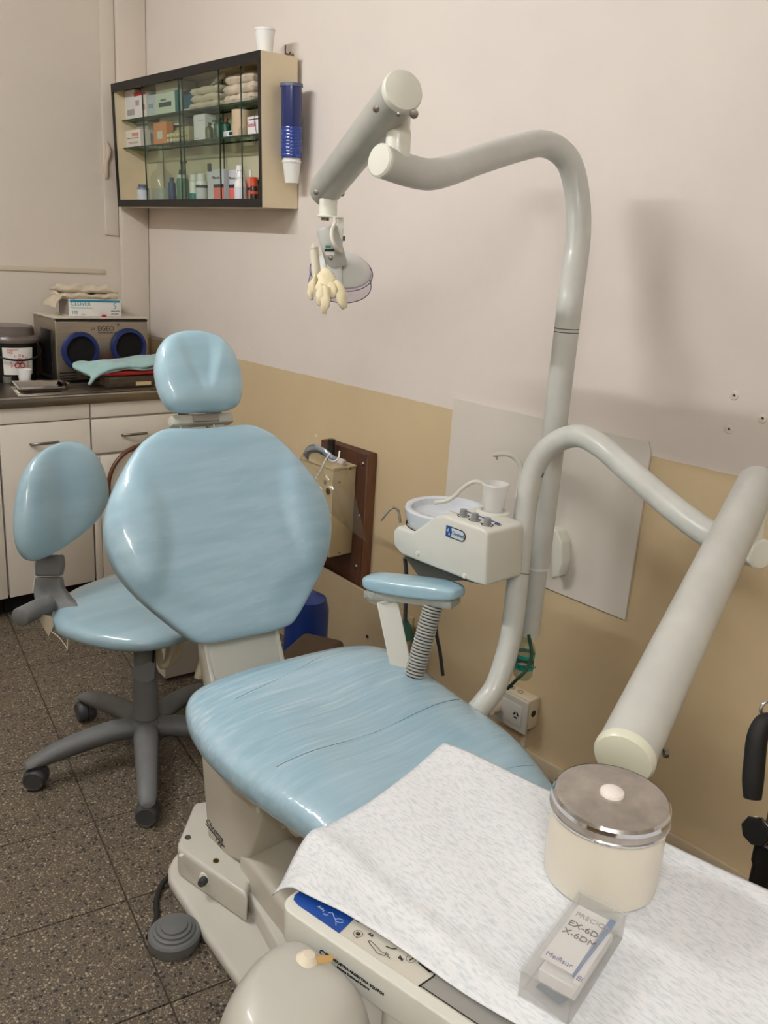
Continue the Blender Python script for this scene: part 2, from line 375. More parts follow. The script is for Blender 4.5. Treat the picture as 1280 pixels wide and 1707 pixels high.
# terrazzo tiles, one object each, laid a little askew to the walls
TS = .33; ta = math.radians(-10.5); tu = Vector((math.cos(ta), math.sin(ta), 0)); tv = Vector((-math.sin(ta), math.cos(ta), 0)); T0 = Vector((.733, 1.613, 0))
def clip(poly, ax, lim, sign):
    out = []
    for i in range(len(poly)):
        a, b = poly[i], poly[(i+1) % len(poly)]; da, db = sign*(a[ax]-lim), sign*(b[ax]-lim)
        if da <= 0: out.append(a)
        if da*db < 0: out.append(a+(b-a)*(da/(da-db)))
    return out
def tile_bm(poly):
    return bm_prism([(p.x, p.y) for p in poly], -.008, 0, 0)
full = None; h = TS/2-.0018
for i in range(-12, 14):
    for j in range(-14, 12):
        c = T0+tu*TS*(i+.5)+tv*TS*(j+.5)
        poly = [c+tu*h*a+tv*h*b for a, b in ((-1, -1), (1, -1), (1, 1), (-1, 1))]
        ins = all(XL+.004 < p.x < XW-.004 and YF+.004 < p.y < YW-.004 for p in poly)
        if ins:
            if full is None:
                bm = bm_prism([((tu*h*a+tv*h*b).x, (tu*h*a+tv*h*b).y) for a, b in ((-1, -1), (1, -1), (1, 1), (-1, 1))], -.008, 0, .0007, 1)
                full = fin('floor_tile', bm, M_TERR, floor, None, 0); full.location = c
            else:
                t = full.copy(); COL.objects.link(t); t.location = c
        else:
            for ax, lim, sg in ((0, XL+.004, -1), (0, XW-.004, 1), (1, YF+.004, -1), (1, YW-.004, 1)):
                if poly: poly = clip(poly, ax, lim, sg)
            if len(poly) > 2:
                ar = abs(sum(poly[k].x*poly[(k+1) % len(poly)].y-poly[(k+1) % len(poly)].x*poly[k].y for k in range(len(poly))))/2
                if ar > .002: fin('floor_tile', tile_bm(poly), M_TERR, floor, None, 0)
# skirting along the right wall, corner trims
struct(box('baseboard_right', (XW-.014, YF, 0), (XW, YW-.62, .055), mat('skirting', (196, 180, 152), .5), None, .003))
struct(box('trim_1', (1.838, YW-.035, .93), (XW, YW, ZC), M_WALLB, None, .012))
struct(box('trim_2', (1.772, YW-.012, 1.52), (1.838, YW, ZC), M_WALLB, None, .005))
duct = struct(box('trim_3', (1.0, YW-.008, 1.347), (1.766, YW, 1.368), mat('cable_duct', (214, 202, 184), .45), None, .002))
# lump of plaster hanging off the corner strip
tag(tube('plaster_lump', [(1.785, YW-.016, 1.915), (1.792, YW-.022, 1.875), (1.782, YW-.018, 1.83), (1.778, YW-.022, 1.79), (1.783, YW-.016, 1.765)], [.008, .014, .010, .012, .007], mat('old_plaster', (206, 190, 172), .8), None, 10, 4),
    'crumbling pale lump of plaster on the corner strip beside the glass cabinet', 'plaster')
# three screw plugs left in the right wall
for px, py, r, lb in ((1224, 660, .0075, 'chipped screw hole in the white wall, topmost of three'), (1215, 716, .0075, 'chipped screw hole in the white wall, lowest of three'), (1271, 698, .008, 'ragged double screw hole in the white wall above the big arm')):
    p = onx(px, py, XW); M = zframe(p, (-1, 0, 0))
    e = empty('wall_plug', p, lb, 'wall plug', 'old screw holes in the wall')
    lathe('plaster_rim', [(r*.5, -.001), (r*.6, .003), (r*1.1, .003), (r*1.5, .0)], mat('chipped_plaster', (226, 219, 210), .9), e, M, 12)
    lathe('plug', [(0, .0006), (r*.55, .0006), (r*.55, -.001)], mat('plug_hole', (70, 60, 52), .8), e, M @ Matrix.Translation((.002, .002, .001)), 10)
# chips in the paint
for k, (px, py) in enumerate(((414, 582), (527, 726), (668, 418))):
    p = onx(px, py, XW); M = zframe(p, (-1, 0, 0)); s = (.013, .006, .004)[k]
    tag(prism('paint_chip', [(s*math.cos(a)*random.uniform(.6, 1.1), s*math.sin(a)*random.uniform(.6, 1.1)) for a in [i*PI/4 for i in range(8)]], -.0005, .0012, mat('bare_plaster', (230, 224, 214), .9), None, 0, 1, M),
        ['pale plaster chip above the beige band behind the headrest', 'small pale chip in the beige paint above the wall box', 'tiny fleck on the white wall right of the lamp head'][k], 'paint chip')
# plain white hardboard panel screwed to the wall behind the unit
pa, pb, pc = onx(758, 664, XW), onx(1090, 735, XW), onx(1045, 1035, XW)
bm = bm_prism([(-1.860, .60), (-1.148, .592), (-1.149, 1.060), (-1.162, 1.090), (-1.862, 1.089)], 0, .006, .0015, 1)
tag(fin('splash_panel', bm, mat('splash_panel', (222, 216, 207), .35, coat=.3, var=.04, var_scale=3), None, frame((XW-.001, 0, 0), (0, -1, 0), (0, 0, 1), (-1, 0, 0))),
    'plain whitish plastic sheet fixed on the wall behind the spittoon unit', 'wall panel')

# ceiling fittings with bare fluorescent tubes: the tubes light the room
em = bpy.data.materials.new('fluorescent_tube'); em.use_nodes = True
b = em.node_tree.nodes['Principled BSDF']; b.inputs['Emission Color'].default_value = TUBE_COLOR; b.inputs['Emission Strength'].default_value = TUBE_STRENGTH
for (lx, ly, lz), lb in ((LAMP_A, 'long white fluorescent ceiling fitting over the sink counter side'), (LAMP_B, 'long white fluorescent ceiling fitting near the entrance side')):
    e = empty('ceiling_fitting', (lx, ly, ZC), lb, 'ceiling light')
    box('housing', (lx-.05, ly-.63, lz+.035), (lx+.05, ly+.63, ZC), M_CAP, e, .01)
    for sgn in (-1, 1): box('tube_holder', (lx-.02, ly+sgn*.61-.012, lz-.03), (lx+.02, ly+sgn*.61+.012, lz+.04), M_CAP, e, .004)
    tube('fluorescent_tube', [(lx, ly-.6, lz), (lx, ly+.6, lz)], .018, em, e, 16)

# ================================================================== SINK COUNTER ALONG THE BACK WALL
YC = 3.35; CX0, CX1 = .70, XW-.012
wt = empty('worktop', (1.4, YC, .9), 'long stainless steel worktop over the white cupboards', 'worktop')
fin('slab', bm_box((CX0, YC-.012, .862), (CX1, YW-.004, .895), .004), mat('worktop_steel', (134, 126, 116), .36, metal=1., var=.12, var_scale=6), wt)
box('rim', (CX0, YC-.014, .893), (CX1, YC+.012, .902), M_STEEL, wt, .003)
# raised drip ribs of the draining board
for k in range(9): box('drip_rib', (1.16+k*.006, YC+.055+k*.028, .8945), (1.86-k*.004, YC+.065+k*.028, .898), M_STEELB, wt, .0015, 1)
def cupboard(x0, x1, label, kind):
    e = empty('base_cupboard', ((x0+x1)/2, YC+.3, 0), label, 'cupboard')
    box('carcass', (x0+.001, YC+.021, .10), (x1-.001, YW-.03, .861), M_KITCH, e)
    box('top_rail', (x0+.001, YC+.002, .802), (x1-.001, YC+.02, .861), M_KITCH, e, .001)
    box('toe_kick', (x0+.001, YC+.08, .0), (x1-.001, YC+.10, .10), M_DARK, e)
    def handle(par, hx, hz):
        tube('handle', [(hx-.055, YC, hz-.002), (hx-.045, YC-.012, hz), (hx-.02, YC-.022, hz+.002), (hx+.02, YC-.022, hz+.002), (hx+.045, YC-.012, hz), (hx+.055, YC, hz-.002)], [.006, .006, .0055, .0055, .006, .006], M_SCREW, par, 10, 4)
    if kind == 'door':
        d = box('door', (x0+.002, YC, .095), (x1-.002, YC+.017, .797), M_KITCH, e, .0015); handle(d, (x0+x1)/2-.01, .717)
    else:
        d = box('drawer_front', (x0+.002, YC, .652), (x1-.002, YC+.017, .793), M_KITCH, e, .0015); handle(d, x0+.185, .722)
        mid = x0+.175+.17
        for a, b2 in ((x0+.002, x0+.030), (x0+.033, x1-.002)): box('door', (a, YC, .095), (b2, YC+.017, .640), M_KITCH, e, .0015)
    return e
cupboard(.70, 1.058, 'white laminate cupboard, first of the row, its door beside the bucket end', 'door')
cupboard(1.062, 1.420, 'white laminate cupboard with one full door and a grey bow handle', 'door')
cupboard(1.424, 1.955, 'white laminate cupboard with a drawer on top, next to the corner wall', 'drawer')
ZT = .8955
# grey steel polishing box with two blue armholes
GB = empty('glove_box', (1.63, 3.77, ZT), 'stainless steel dust box with two blue ringed armholes on the worktop', 'dust box')
gx0, gx1, gz1, gy = 1.415, 1.836, ZT+.272, 3.665
prof = [(gy, ZT+.012), (gy+.0, gz1-.012), (gy+.012, gz1), (YW-.04, gz1), (YW-.04, ZT+.012)]
M_ = frame((gx0, 0, 0), (0, 1, 0), (0, 0, 1), (1, 0, 0))
def prismYZ(name, poly, x0, x1, m, parent, bev=.0): return prism(name, poly, 0, x1-x0, m, parent, bev, 2, frame((x0, 0, 0), (0, 1, 0), (0, 0, 1), (1, 0, 0)))
prismYZ('body', prof, gx0, gx1, M_STEELB, GB, .004)
box('base', (gx0+.01, gy+.01, ZT), (gx1-.01, YW-.05, ZT+.0125), M_BLACK, GB)
box('top_board', (gx0-.004, gy+.004, gz1), (gx1+.004, YW-.045, gz1+.008), mat('painted_board', (214, 204, 188), .6, var=.1, var_scale=12), GB, .002)
box('gasket', (gx0+.004, gy-.002, gz1-.008), (gx1-.002, gy+.004, gz1-.002), M_BLACK, GB)
box('side_window', (gx0-.003, gy+.045, ZT+.03), (gx0+.001, gy+.16, gz1-.05), M_BLACK, GB, .006)
M_NAVY = mat('navy_plastic', (30, 44, 98), .35)
for hx, hz in ((1.520, ZT+.136), (1.742, ZT+.150)):
    M = frame((hx, gy, hz), (1, 0, 0), (0, 0, 1), (0, -1, 0))
    r = lathe('armhole_ring', [(.062, -.001), (.062, .012), (.066, .018), (.078, .018), (.083, .010), (.083, -.001)], M_NAVY, GB, M, 40)
    lathe('armhole_sleeve', [(.063, .003), (.05, -.001), (.03, .002), (.012, -.0005), (0, .001)], mat('black_sleeve', (5, 5, 7), .9), r, M @ Matrix.Translation((0, 0, .003)), 40)
for k in range(3): box('vent_slot', (gx0+.012, gy-.0012, ZT+.018+k*.012), (gx0+.085, gy+.001, ZT+.023+k*.012), M_BLACK, GB)
text('EGEO', .030, (1.600, gy-.0006, ZT+.222), (1, 0, 0), (0, 0, 1), M_INK, GB)
text('®', .014, (1.690, gy-.0006, ZT+.243), (1, 0, 0), (0, 0, 1), M_INK, GB)
text('GS', .016, (1.570, gy-.0006, ZT+.224), (1, 0, 0), (0, 0, 1), M_INK, GB, shear=.2)
text('INDUSTRIA ARGENTINA', .0075, (1.602, gy-.0006, ZT+.211), (1, 0, 0), (0, 0, 1), M_INK, GB)
# latex glove carton on the dust box
gc = empty('glove_carton', (1.6, 3.78, gz1+.008), 'white glove carton with teal lettering lying on the steel dust box', 'carton')
cz = gz1+.0085; cy = 3.70
box('carton', (1.493, cy, cz), (1.728, cy+.115, cz+.072), M_PAPER, gc, .0015)
box('print_band', (1.496, cy-.0006, cz+.060), (1.722, cy+.0005, cz+.069), M_TEAL, gc)
box('end_panel', (1.4924, cy+.006, cz+.004), (1.4935, cy+.112, cz+.068), mat('carton_grey', (150, 146, 136), .7), gc)
text('CLOVER', .0235, (1.500, cy-.0006, cz+.045), (1, 0, 0), (0, 0, 1), M_TEAL, gc)
text('Guantes de Latex para Examen', .0075, (1.500, cy-.0006, cz+.034), (1, 0, 0), (0, 0, 1), M_INK, gc)
text('100', .019, (1.503, cy-.0006, cz+.010), (1, 0, 0), (0, 0, 1), M_TEAL, gc)
text('S', .034, (1.690, cy-.0006, cz+.034), (1, 0, 0), (0, 0, 1), M_TEAL, gc)
text('UNIDADES', .0085, (1.680, cy-.0006, cz+.020), (1, 0, 0), (0, 0, 1), M_INK, gc)
text('descartables', .007, (1.680, cy-.0006, cz+.009), (1, 0, 0), (0, 0, 1), M_INK, gc)
text('Talla S', .0075, (1.545, cy-.0006, cz+.004), (1, 0, 0), (0, 0, 1), M_INK, gc)
tag(lathe('red_clip', [(0, 0), (.010, 0), (.011, .004), (.007, .009), (0, .010)], M_RED, None, frame((1.640, cy-.016, gz1+.008)), 14),
    'small red plug lying on the board in front of the glove carton', 'plug')
# folded cloth helper: stack of wavy sheets
def folded(name, x0, x1, y0, y1, z0, layers, th, m, label, cat, seed=1, wav=.004, M=None, group=None, droop=None):
    random.seed(seed); e = empty(name, ((x0+x1)/2, (y0+y1)/2, z0) if M is None else M @ Vector(((x0+x1)/2, (y0+y1)/2, z0)), label, cat, group)
    nx, ny = 34, 14
    for L in range(layers):
        ox, oy = random.uniform(-.006, .006), random.uniform(-.004, .004); ph = [random.uniform(0, 6) for _ in range(4)]
        vs, fs = [], []
        for side in (1, 0):
            for i in range(nx+1):
                for j in range(ny+1):
                    u, v = i/nx, j/ny
                    x = x0+(x1-x0)*u+ox+.003*math.sin(9*v+ph[0]); y = y0+(y1-y0)*v+oy+.003*math.sin(12*u+ph[1])
                    ed = min(1, min(u*(x1-x0), (1-u)*(x1-x0), v*(y1-y0), (1-v)*(y1-y0))/(th*.6)); rnd = math.sqrt(max(0, 1-(1-ed)**2))
                    wv = wav*(math.sin(11*u+ph[2]+4*v)*.6+math.sin(23*u-6*v+ph[3])*.4)*(1 if side else .3)
                    z = z0+L*th+th*.5+(th*.5*rnd if side else -th*.5*rnd)+(wv if L or side else 0)
                    if droop: z += droop(u, v)
                    if L == 0 and not side and not droop: z = max(z, z0)
                    q = Vector((x, y, z)); vs.append(M @ q if M is not None else q)
        S = (nx+1)*(ny+1)
        for i in range(nx):
            for j in range(ny):
                a = i*(ny+1)+j; fs.append((a, a+1, a+ny+2, a+ny+1)); fs.append((S+a, S+a+ny+1, S+a+ny+2, S+a+1))
        for i in range(nx):
            for j in (0, ny): a = i*(ny+1)+j; fs.append((a, a+ny+1, S+a+ny+1, S+a))
        for j in range(ny):
            for i in (0, nx): a = i*(ny+1)+j; fs.append((a, a+1, S+a+1, S+a))
        mk('fold', vs, fs, m, e, 70)
    random.seed(seed+50); return e
folded('folded_cloth', 1.466, 1.722, cy-.004, cy+.12, cz+.0722, 2, .025, M_CLOTHB, 'rumpled beige cotton cloth folded on top of the glove carton', 'cloth', 3, .011,
       droop=lambda u, v: -.0)
# loose corner of that cloth hanging over the left end of the carton
fo = bpy.data.objects['folded_cloth']
pts = []
vs, fs = [], []
for i in range(13):
    for j in range(9):
        u, v = i/12, j/8
        x = 1.482-.030*math.sin(u*PI/2)-.022*u; z = cz+.088-.052*u**1.4; y = cy+.0+.11*v+.012*math.sin(5*v+3*u)
        x += .007*math.sin(9*v+2)*u
        vs.append((x, y, z))
for i in range(12):
    for j in range(8): a = i*9+j; fs.append((a, a+1, a+10, a+9))
oc = mk('loose_corner', vs, fs, M_CLOTHB, fo, 80); sm = oc.modifiers.new('thick', 'SOLIDIFY'); sm.thickness = .006
# black waste bucket with lid, label and wire handle
bk = empty('waste_bucket', (1.282, 3.825, ZT), 'black plastic medical waste bucket with grey lid and white label', 'bucket')
bc = V(1.282, 3.825, ZT)
lathe('body', [(0, 0), (.092, 0), (.096, .006), (.105, .17), (.108, .178)], M_BLACK, bk, frame(bc), 40)
lathe('lid', [(.104, .168), (.120, .168), (.122, .180), (.116, .192), (.098, .196), (.096, .226), (.09, .233), (0, .235)], mat('smoky_lid', (96, 88, 84), .35, coat=.3), bk, frame(bc), 40)
# curved label wraps the front of the body
def wrap_label(name, cen, r, a0, a1, z0, z1, m, parent, n=14, taper=0.):
    vs, fs = [], []
    for i in range(n+1):
        a = a0+(a1-a0)*i/n
        for z in (z0, z1):
            rr = r+taper*(z-z0); vs.append((cen.x+rr*math.cos(a), cen.y+rr*math.sin(a), cen.z+z))
    for i in range(n): fs.append((2*i, 2*i+2, 2*i+3, 2*i+1))
    o = mk(name, vs, fs, m, parent, 80); return o
la = -PI/2-.02; lw = .62
wrap_label('sticker', bc, .1005, la-lw, la+lw, .035, .148, M_PAPER, bk, taper=.05)
lp = bc+V(-.002, -.1066, 0)
text('H2', .018, lp+V(-.048, -.0006, .125), (1, 0, 0), (0, 0, 1), M_REDP, bk)
text('RESIDUOS', .010, lp+V(-.048, -.0006, .137), (1, 0, 0), (0, 0, 1), M_REDP, bk)
for k, ch in enumerate('PELIGROSO'):
    a = math.radians(200-k*27.5); text(ch, .015, lp+V(.034*math.cos(a)-.004, .0008, .082+.034*math.sin(a)-.004), (1, 0, 0), (0, 0, 1), M_REDP, bk)
for k in range(3):
    a = math.radians(90+120*k); c0 = lp+V(.0+.012*math.cos(a), -.0012, .082+.012*math.sin(a))
    lathe('hazard_ring', [(.008, 0), (.008, .0008), (.012, .0008), (.012, 0)], M_REDP, bk, frame(c0, (1, 0, 0), (0, 0, 1), (0, -1, 0)), 16)
tube('handle', [bc+V(-.117, -.01, .165), bc+V(-.108, -.055, .13), bc+V(-.07, -.108, .108), bc+V(0, -.122, .098), bc+V(.07, -.108, .110), bc+V(.108, -.06, .135), bc+V(.118, -.012, .17)], .0042, M_BLACK, bk, 8, 6)
# plastic cups
def cup(name, o, s, label, group=None, m=None, up=(0, 0, 1), grp=None, rings=True):
    e = empty(name, o, label, 'cup', group)
    M = zframe(o, up) if up != (0, 0, 1) else frame(o)
    lathe('wall', [(0, .001*s), (.021*s, .001*s), (.0225*s, .0), (.0305*s, .066*s), (.029*s, .066*s), (.021*s, .004*s), (0, .004*s)], m or M_CUP, e, M, 32)
    lathe('rim', [(.0295*s, .064*s), (.0322*s, .064*s), (.0328*s, .067*s), (.0318*s, .070*s), (.0295*s, .070*s), (.029*s, .067*s), (.0295*s, .064*s)], m or M_CUP, e, M, 32)
    return e
cup('plastic_cup', onz(42, 641, ZT+.001)+V(0, 0, .0005), .92, 'small white plastic cup standing in front of the black bucket')
# little clear dish left of the cup
tag(lathe('clear_dish', [(0, 0), (.017, 0), (.019, .028), (.0175, .028), (.0155, .003), (0, .003)], M_MILKY, None, frame(onz(13, 638, ZT)), 20), 'tiny clear plastic dish beside the white cup on the worktop', 'dish')
# steel instrument tray
tr = empty('instrument_tray', onz(65, 650, ZT), 'shallow shiny steel instrument tray beside the sink edge', 'tray')
tp = [onz(*q, ZT+.004) for q in ((22, 643), (98, 641), (116, 646), (108, 653), (33, 657))]
c0 = sum(tp, Vector())/5
def offs(k, dz): return [c0+(p-c0)*k+V(0, 0, dz) for p in tp]
rg = [offs(.80, .001), offs(.98, .019), offs(1.0, .020), offs(1.05, .020), offs(1.05, .018), offs(.84, -.001)]
vs = [v for r in rg for v in r]; fs = []
for i in range(5):
    for k in range(5): fs.append((i*5+k, i*5+(k+1) % 5, i*5+5+(k+1) % 5, i*5+5+k))
fs.append((4, 3, 2, 1, 0)); fs.append((25, 26, 27, 28, 29))
mk('pan', vs, fs, M_CHROME, tr, 30)
# red lidded food box with blue-green towel over it
rb = empty('lidded_box', (1.68, 3.50, ZT), 'clear plastic food box with a red lid and masking tape label on the worktop', 'plastic box')
box('tub', (1.530, 3.440, ZT+.001), (1.800, 3.600, ZT+.062), M_SMOKE, rb, .012, 3)
box('contents', (1.56, 3.47, ZT+.004), (1.77, 3.58, ZT+.05), mat('dim_contents', (112, 92, 76), .7, var=.4, var_scale=40), rb, .01)
box('lid', (1.522, 3.432, ZT+.060), (1.808, 3.608, ZT+.078), M_RED, rb, .006)
box('tape_label', (1.665, 3.4385, ZT+.014), (1.735, 3.4405, ZT+.030), mat('masking_tape', (214, 188, 138), .8), rb)
tw = empty('towel', (1.64, 3.50, ZT+.078), 'pale teal towel bunched over the red lidded box', 'towel')
vs, fs = [], []; nx, ny = 48, 18
for i in range(nx+1):
    for j in range(ny+1):
        u, v = i/nx, j/ny
        x = 1.445+.42*u; y = 3.415+.135*v
        z = ZT+.100+.012*u*2+.004*math.sin(9*u+2*v)+.002*math.sin(19*u-5*v)+.010*math.sin(PI*v)
        if u < .26:
            k = (.26-u)/.26; z -= .055*k**1.3*(.5+.5*math.cos(PI*v*.9)); x += .025*k*math.sin(v*7)
        if v < .15: z -= (.15-v)*.10
        vs.append((x, y+.006*math.sin(17*u), z))
for i in range(nx):
    for j in range(ny): a = i*(ny+1)+j; fs.append((a, a+1, a+ny+2, a+ny+1))
o = mk('sheet', vs, fs, M_TOWEL, tw, 80); sm = o.modifiers.new('thick', 'SOLIDIFY'); sm.thickness = .012; sm.offset = 0
vs, fs = [], []
for i in range(nx+1):
    for j in range(ny+1):
        u, v = i/nx, j/ny
        x = 1.475+.38*u; y = 3.422+.12*v; z = ZT+.0855+.004*math.sin(15*u+2)+.004*u
        if u < .2: z -= .03*((.2-u)/.2)**1.3
        vs.append((x, y+.004*math.sin(21*u), z))
fs = [(a, a+1, a+ny+2, a+ny+1) for i in range(nx) for j in range(ny) for a in [i*(ny+1)+j]]
o = mk('lower_fold', vs, fs, M_TOWEL, tw, 80); sm = o.modifiers.new('thick', 'SOLIDIFY'); sm.thickness = .009; sm.offset = 0

# ================================================================== WALL CABINET
lean = math.radians(2.3); CU = V(-math.sin(lean), 0, math.cos(lean)); CO = V(-math.cos(lean), 0, -math.sin(lean)); CW = V(0, 1, 0)
C0 = V(XW-.002, 2.735, 1.652); CL, CD, CH_ = 1.165, .155, .505     # length, depth, height
MC = frame(C0, CW, CO, CU)      # local: x along wall (+Y), y out from wall, z up
M_CAB = mat('cabinet_cream', (226, 210, 178), .5, var=.06, var_scale=7); M_FRM = mat('black_frame', (22, 20, 20), .45)
wc = empty('wall_cabinet', C0, 'cream wall cabinet with black front frame and sliding glass doors', 'wall cabinet')
def cb(name, lo, hi, m, par=wc, bev=.001): return box(name, lo, hi, m, par, bev, 1, MC)
cb('side_panel', (0, 0, 0), (.016, CD, CH_), M_CAB); cb('side_panel', (CL-.016, 0, 0), (CL, CD, CH_), M_CAB)
cb('top_panel', (.016, 0, CH_-.016), (CL-.016, CD, CH_), M_CAB); cb('bottom_panel', (.016, 0, 0), (CL-.016, CD, .016), M_CAB)
cb('back_panel', (.016, 0, .016), (CL-.016, .006, CH_-.016), mat('cabinet_back', (206, 200, 172), .5), wc)
fr = cb('front_frame', (0, CD, CH_-.034), (CL, CD+.004, CH_), M_FRM); cb('front_frame', (0, CD, 0), (CL, CD+.004, .030), M_FRM)
cb('front_frame', (0, CD, .03), (.016, CD+.004, CH_-.034), M_FRM); cb('front_frame', (CL-.020, CD, .03), (CL, CD+.004, CH_-.034), M_FRM)
SH = [.244, .356]
for z in SH:
    s = cb('glass_shelf', (.018, .008, z), (CL-.022, CD-.030, z+.006), M_SHELFG, wc, 0)
    box('polished_edge', (.018, CD-.030, z), (CL-.022, CD-.0292, z+.006), M_EDGEG, s, 0, 1, MC); box('polished_edge', (.018, .0072, z), (CL-.022, .008, z+.006), M_EDGEG, s, 0, 1, MC)
def cabx(px, py, din):      # along-wall coordinate seen at pixel, at depth din behind the front
    o = MC @ Vector((0, CD-din, 0)); p = onplane(px, py, o, CO); q = MC.inverted() @ p; return q.x, q.z
for a, b2, y in ((cabx(367, 220, .006)[0], cabx(303, 220, .006)[0]+.01, CD-.006), (cabx(305, 220, .014)[0]-.01, cabx(241, 220, .014)[0], CD-.014)):
    g = cb('glass_door', (a, y, .028), (b2, y+.004, CH_-.030), M_GLASS, wc, 0)
    for x in (a, b2): box('polished_edge', (x-.0018, y-.0004, .028), (x+.0018, y+.0044, CH_-.030), M_EDGEG, g, 0, 1, MC)
for x, y in ((.16, CD-.022), (.47, .02), (.98, .018)): cb('upright_strip', (x-.002, y, .03), (x+.002, y+.003, CH_-.03), M_EDGEG, wc, 0)
def cabx(px, py, din):      # along-wall coordinate seen at pixel, at depth din behind the front
    o = MC @ Vector((0, CD-din, 0)); p = onplane(px, py, o, CO); q = MC.inverted() @ p; return q.x, q.z
LV = {'top': SH[1]+.0065, 'mid': SH[0]+.0065, 'low': .0165}
def cspan(px0, px1, pyt, din):
    a, zt = cabx(px0, pyt, din); b2, _ = cabx(px1, pyt, din); return min(a, b2), max(a, b2), zt
def cmat(rgb, rough=.55): return mat('pack_%d_%d_%d' % rgb, rgb, rough)
def carton(name, px0, px1, pyt, lev, din, dep, rgb, label, group=None, bands=(), txt=None, cat='box', tilt=0):
    a, b2, zt = cspan(px0, px1, pyt, din); z0 = LV[lev] if not isinstance(lev, float) else lev
    zt = max(zt, z0+.02)
    y1 = CD-din; y0 = max(.008, y1-dep)
    e = empty(name, MC @ Vector(((a+b2)/2, (y0+y1)/2, z0)), label, cat, group)
    box('carton', (a, y0, z0), (b2, y1, zt), cmat(rgb), e, .0015, 1, MC)
    for (f0, f1, g0, g1, c) in bands:
        box('print_panel', (a+(b2-a)*f0, y1-.0002, z0+(zt-z0)*g0), (a+(b2-a)*f1, y1+.0006, z0+(zt-z0)*g1), cmat(c), e, 0, 1, MC)
    if txt:
        for s, size, fx, fz, c in txt:
            text(s, size, MC @ Vector((b2-(b2-a)*fx, y1+.0009, z0+(zt-z0)*fz)), -CW, CU, cmat(c), e)
    return e, (a, b2, y0, y1, z0, zt)
def bottle(name, px, pyt, r, lev, din, prof, rgb, label, cap=None, bands=(), cat='bottle', group=None, gloss=.3, m=None):
    x, zt = cabx(px, pyt, din); z0 = LV[lev]; h_ = max(zt-z0, .03); y = CD-din
    r = min(r, y-.008)
    e = empty(name, MC @ Vector((x, y, z0)), label, cat, group); Mb = MC @ Matrix.Translation((x, y, z0))
    lathe('body', [(rr*r, zz*h_) for rr, zz in prof], m or cmat(rgb, gloss), e, Mb, 20)
    if cap:
        crgb, cr, c0_, c1_ = cap; lathe('cap', [(0, c0_*h_), (cr*r, c0_*h_), (cr*r, c1_*h_), (cr*r*.85, c1_*h_+.001), (0, c1_*h_+.001)], cmat(crgb, .35), e, Mb, 18)
    for z0_, z1_, c in bands: lathe('label_band', [(r*1.0+.0004, z0_*h_), (r+.0009, z0_*h_), (r+.0009, z1_*h_), (r+.0004, z1_*h_)], cmat(c), e, Mb, 20)
    return e, Mb, h_
JAR = [(0, 0), (1, 0), (1, .72), (.92, .80), (.6, .84), (.6, .86)]
# upper shelf
carton('medicine_box', 207, 224, 152, 'top', .05, .06, (226, 224, 220), 'plain white carton at the corner end of the upper glass shelf', bands=((.1, .8, .15, .35, (170, 168, 170)),))
carton('medicine_box', 223, 243, 155, 'top', .045, .06, (230, 226, 222), 'white carton with red spots and red top on the upper glass shelf', bands=((0, 1, .86, 1, (186, 60, 48)), (.15, .35, .3, .5, (186, 50, 60)), (.6, .9, .5, .7, (160, 160, 165))))
carton('medicine_box', 243, 258, 160, 'top', .055, .06, (206, 214, 222), 'pale blue white carton beside the red topped one', bands=((.2, .8, .4, .6, (150, 170, 190)),))
e, q = carton('glove_box_carton', 258, 300, 157, 'top', .045, .09, (212, 222, 206), 'pale green carton with teal end under the plain box in the cabinet', bands=((0, .2, 0, 1, (48, 122, 130)), (.35, .85, .35, .55, (70, 80, 84))), txt=(('GUANTES', .011, .22, .62, (60, 80, 84)),))
carton('plain_box', 259, 297, 140, q[5]+.001, .05, .08, (196, 190, 168), 'plain kraft cream box stacked on the pale green carton')
carton('blue_box', 303, 319, 152, 'top', .05, .07, (40, 104, 130), 'deep teal carton beside the folded cloths on the upper shelf', bands=((0, 1, .8, 1, (34, 44, 60)), (0, 1, 0, .12, (214, 216, 214))))
for (p0, p1, seed, n, lb) in ((320, 366, 11, 3, 'stack of folded beige cloths left of the paper on the upper shelf'), (377, 425, 12, 3, 'taller stack of folded beige cloths at the right end of the upper shelf')):
    a, b2, zt = cspan(p0, p1, 150, .06)
    folded('cloth_stack', a, b2, .022, .108, LV['top'], n, (.100/n if p0 > 370 else .078/n), M_CLOTHB, lb, 'cloth', seed, .003, MC)
a, zt = cabx(350, 132, .04)
bm = bm_prism([(0, 0), (.05, .012), (.085, .03), (.06, .045), (.02, .03)], 0, .002, 0)
tag(fin('paper_slip', bm, cmat((220, 210, 188), .7), None, MC @ frame((a+.03, CD-.06, LV['top']+.0815), (-1, 0, 0), (0, -.5, .866), (0, -.866, -.5))), 'crumpled slip of cream paper lying on the folded cloths', 'paper')
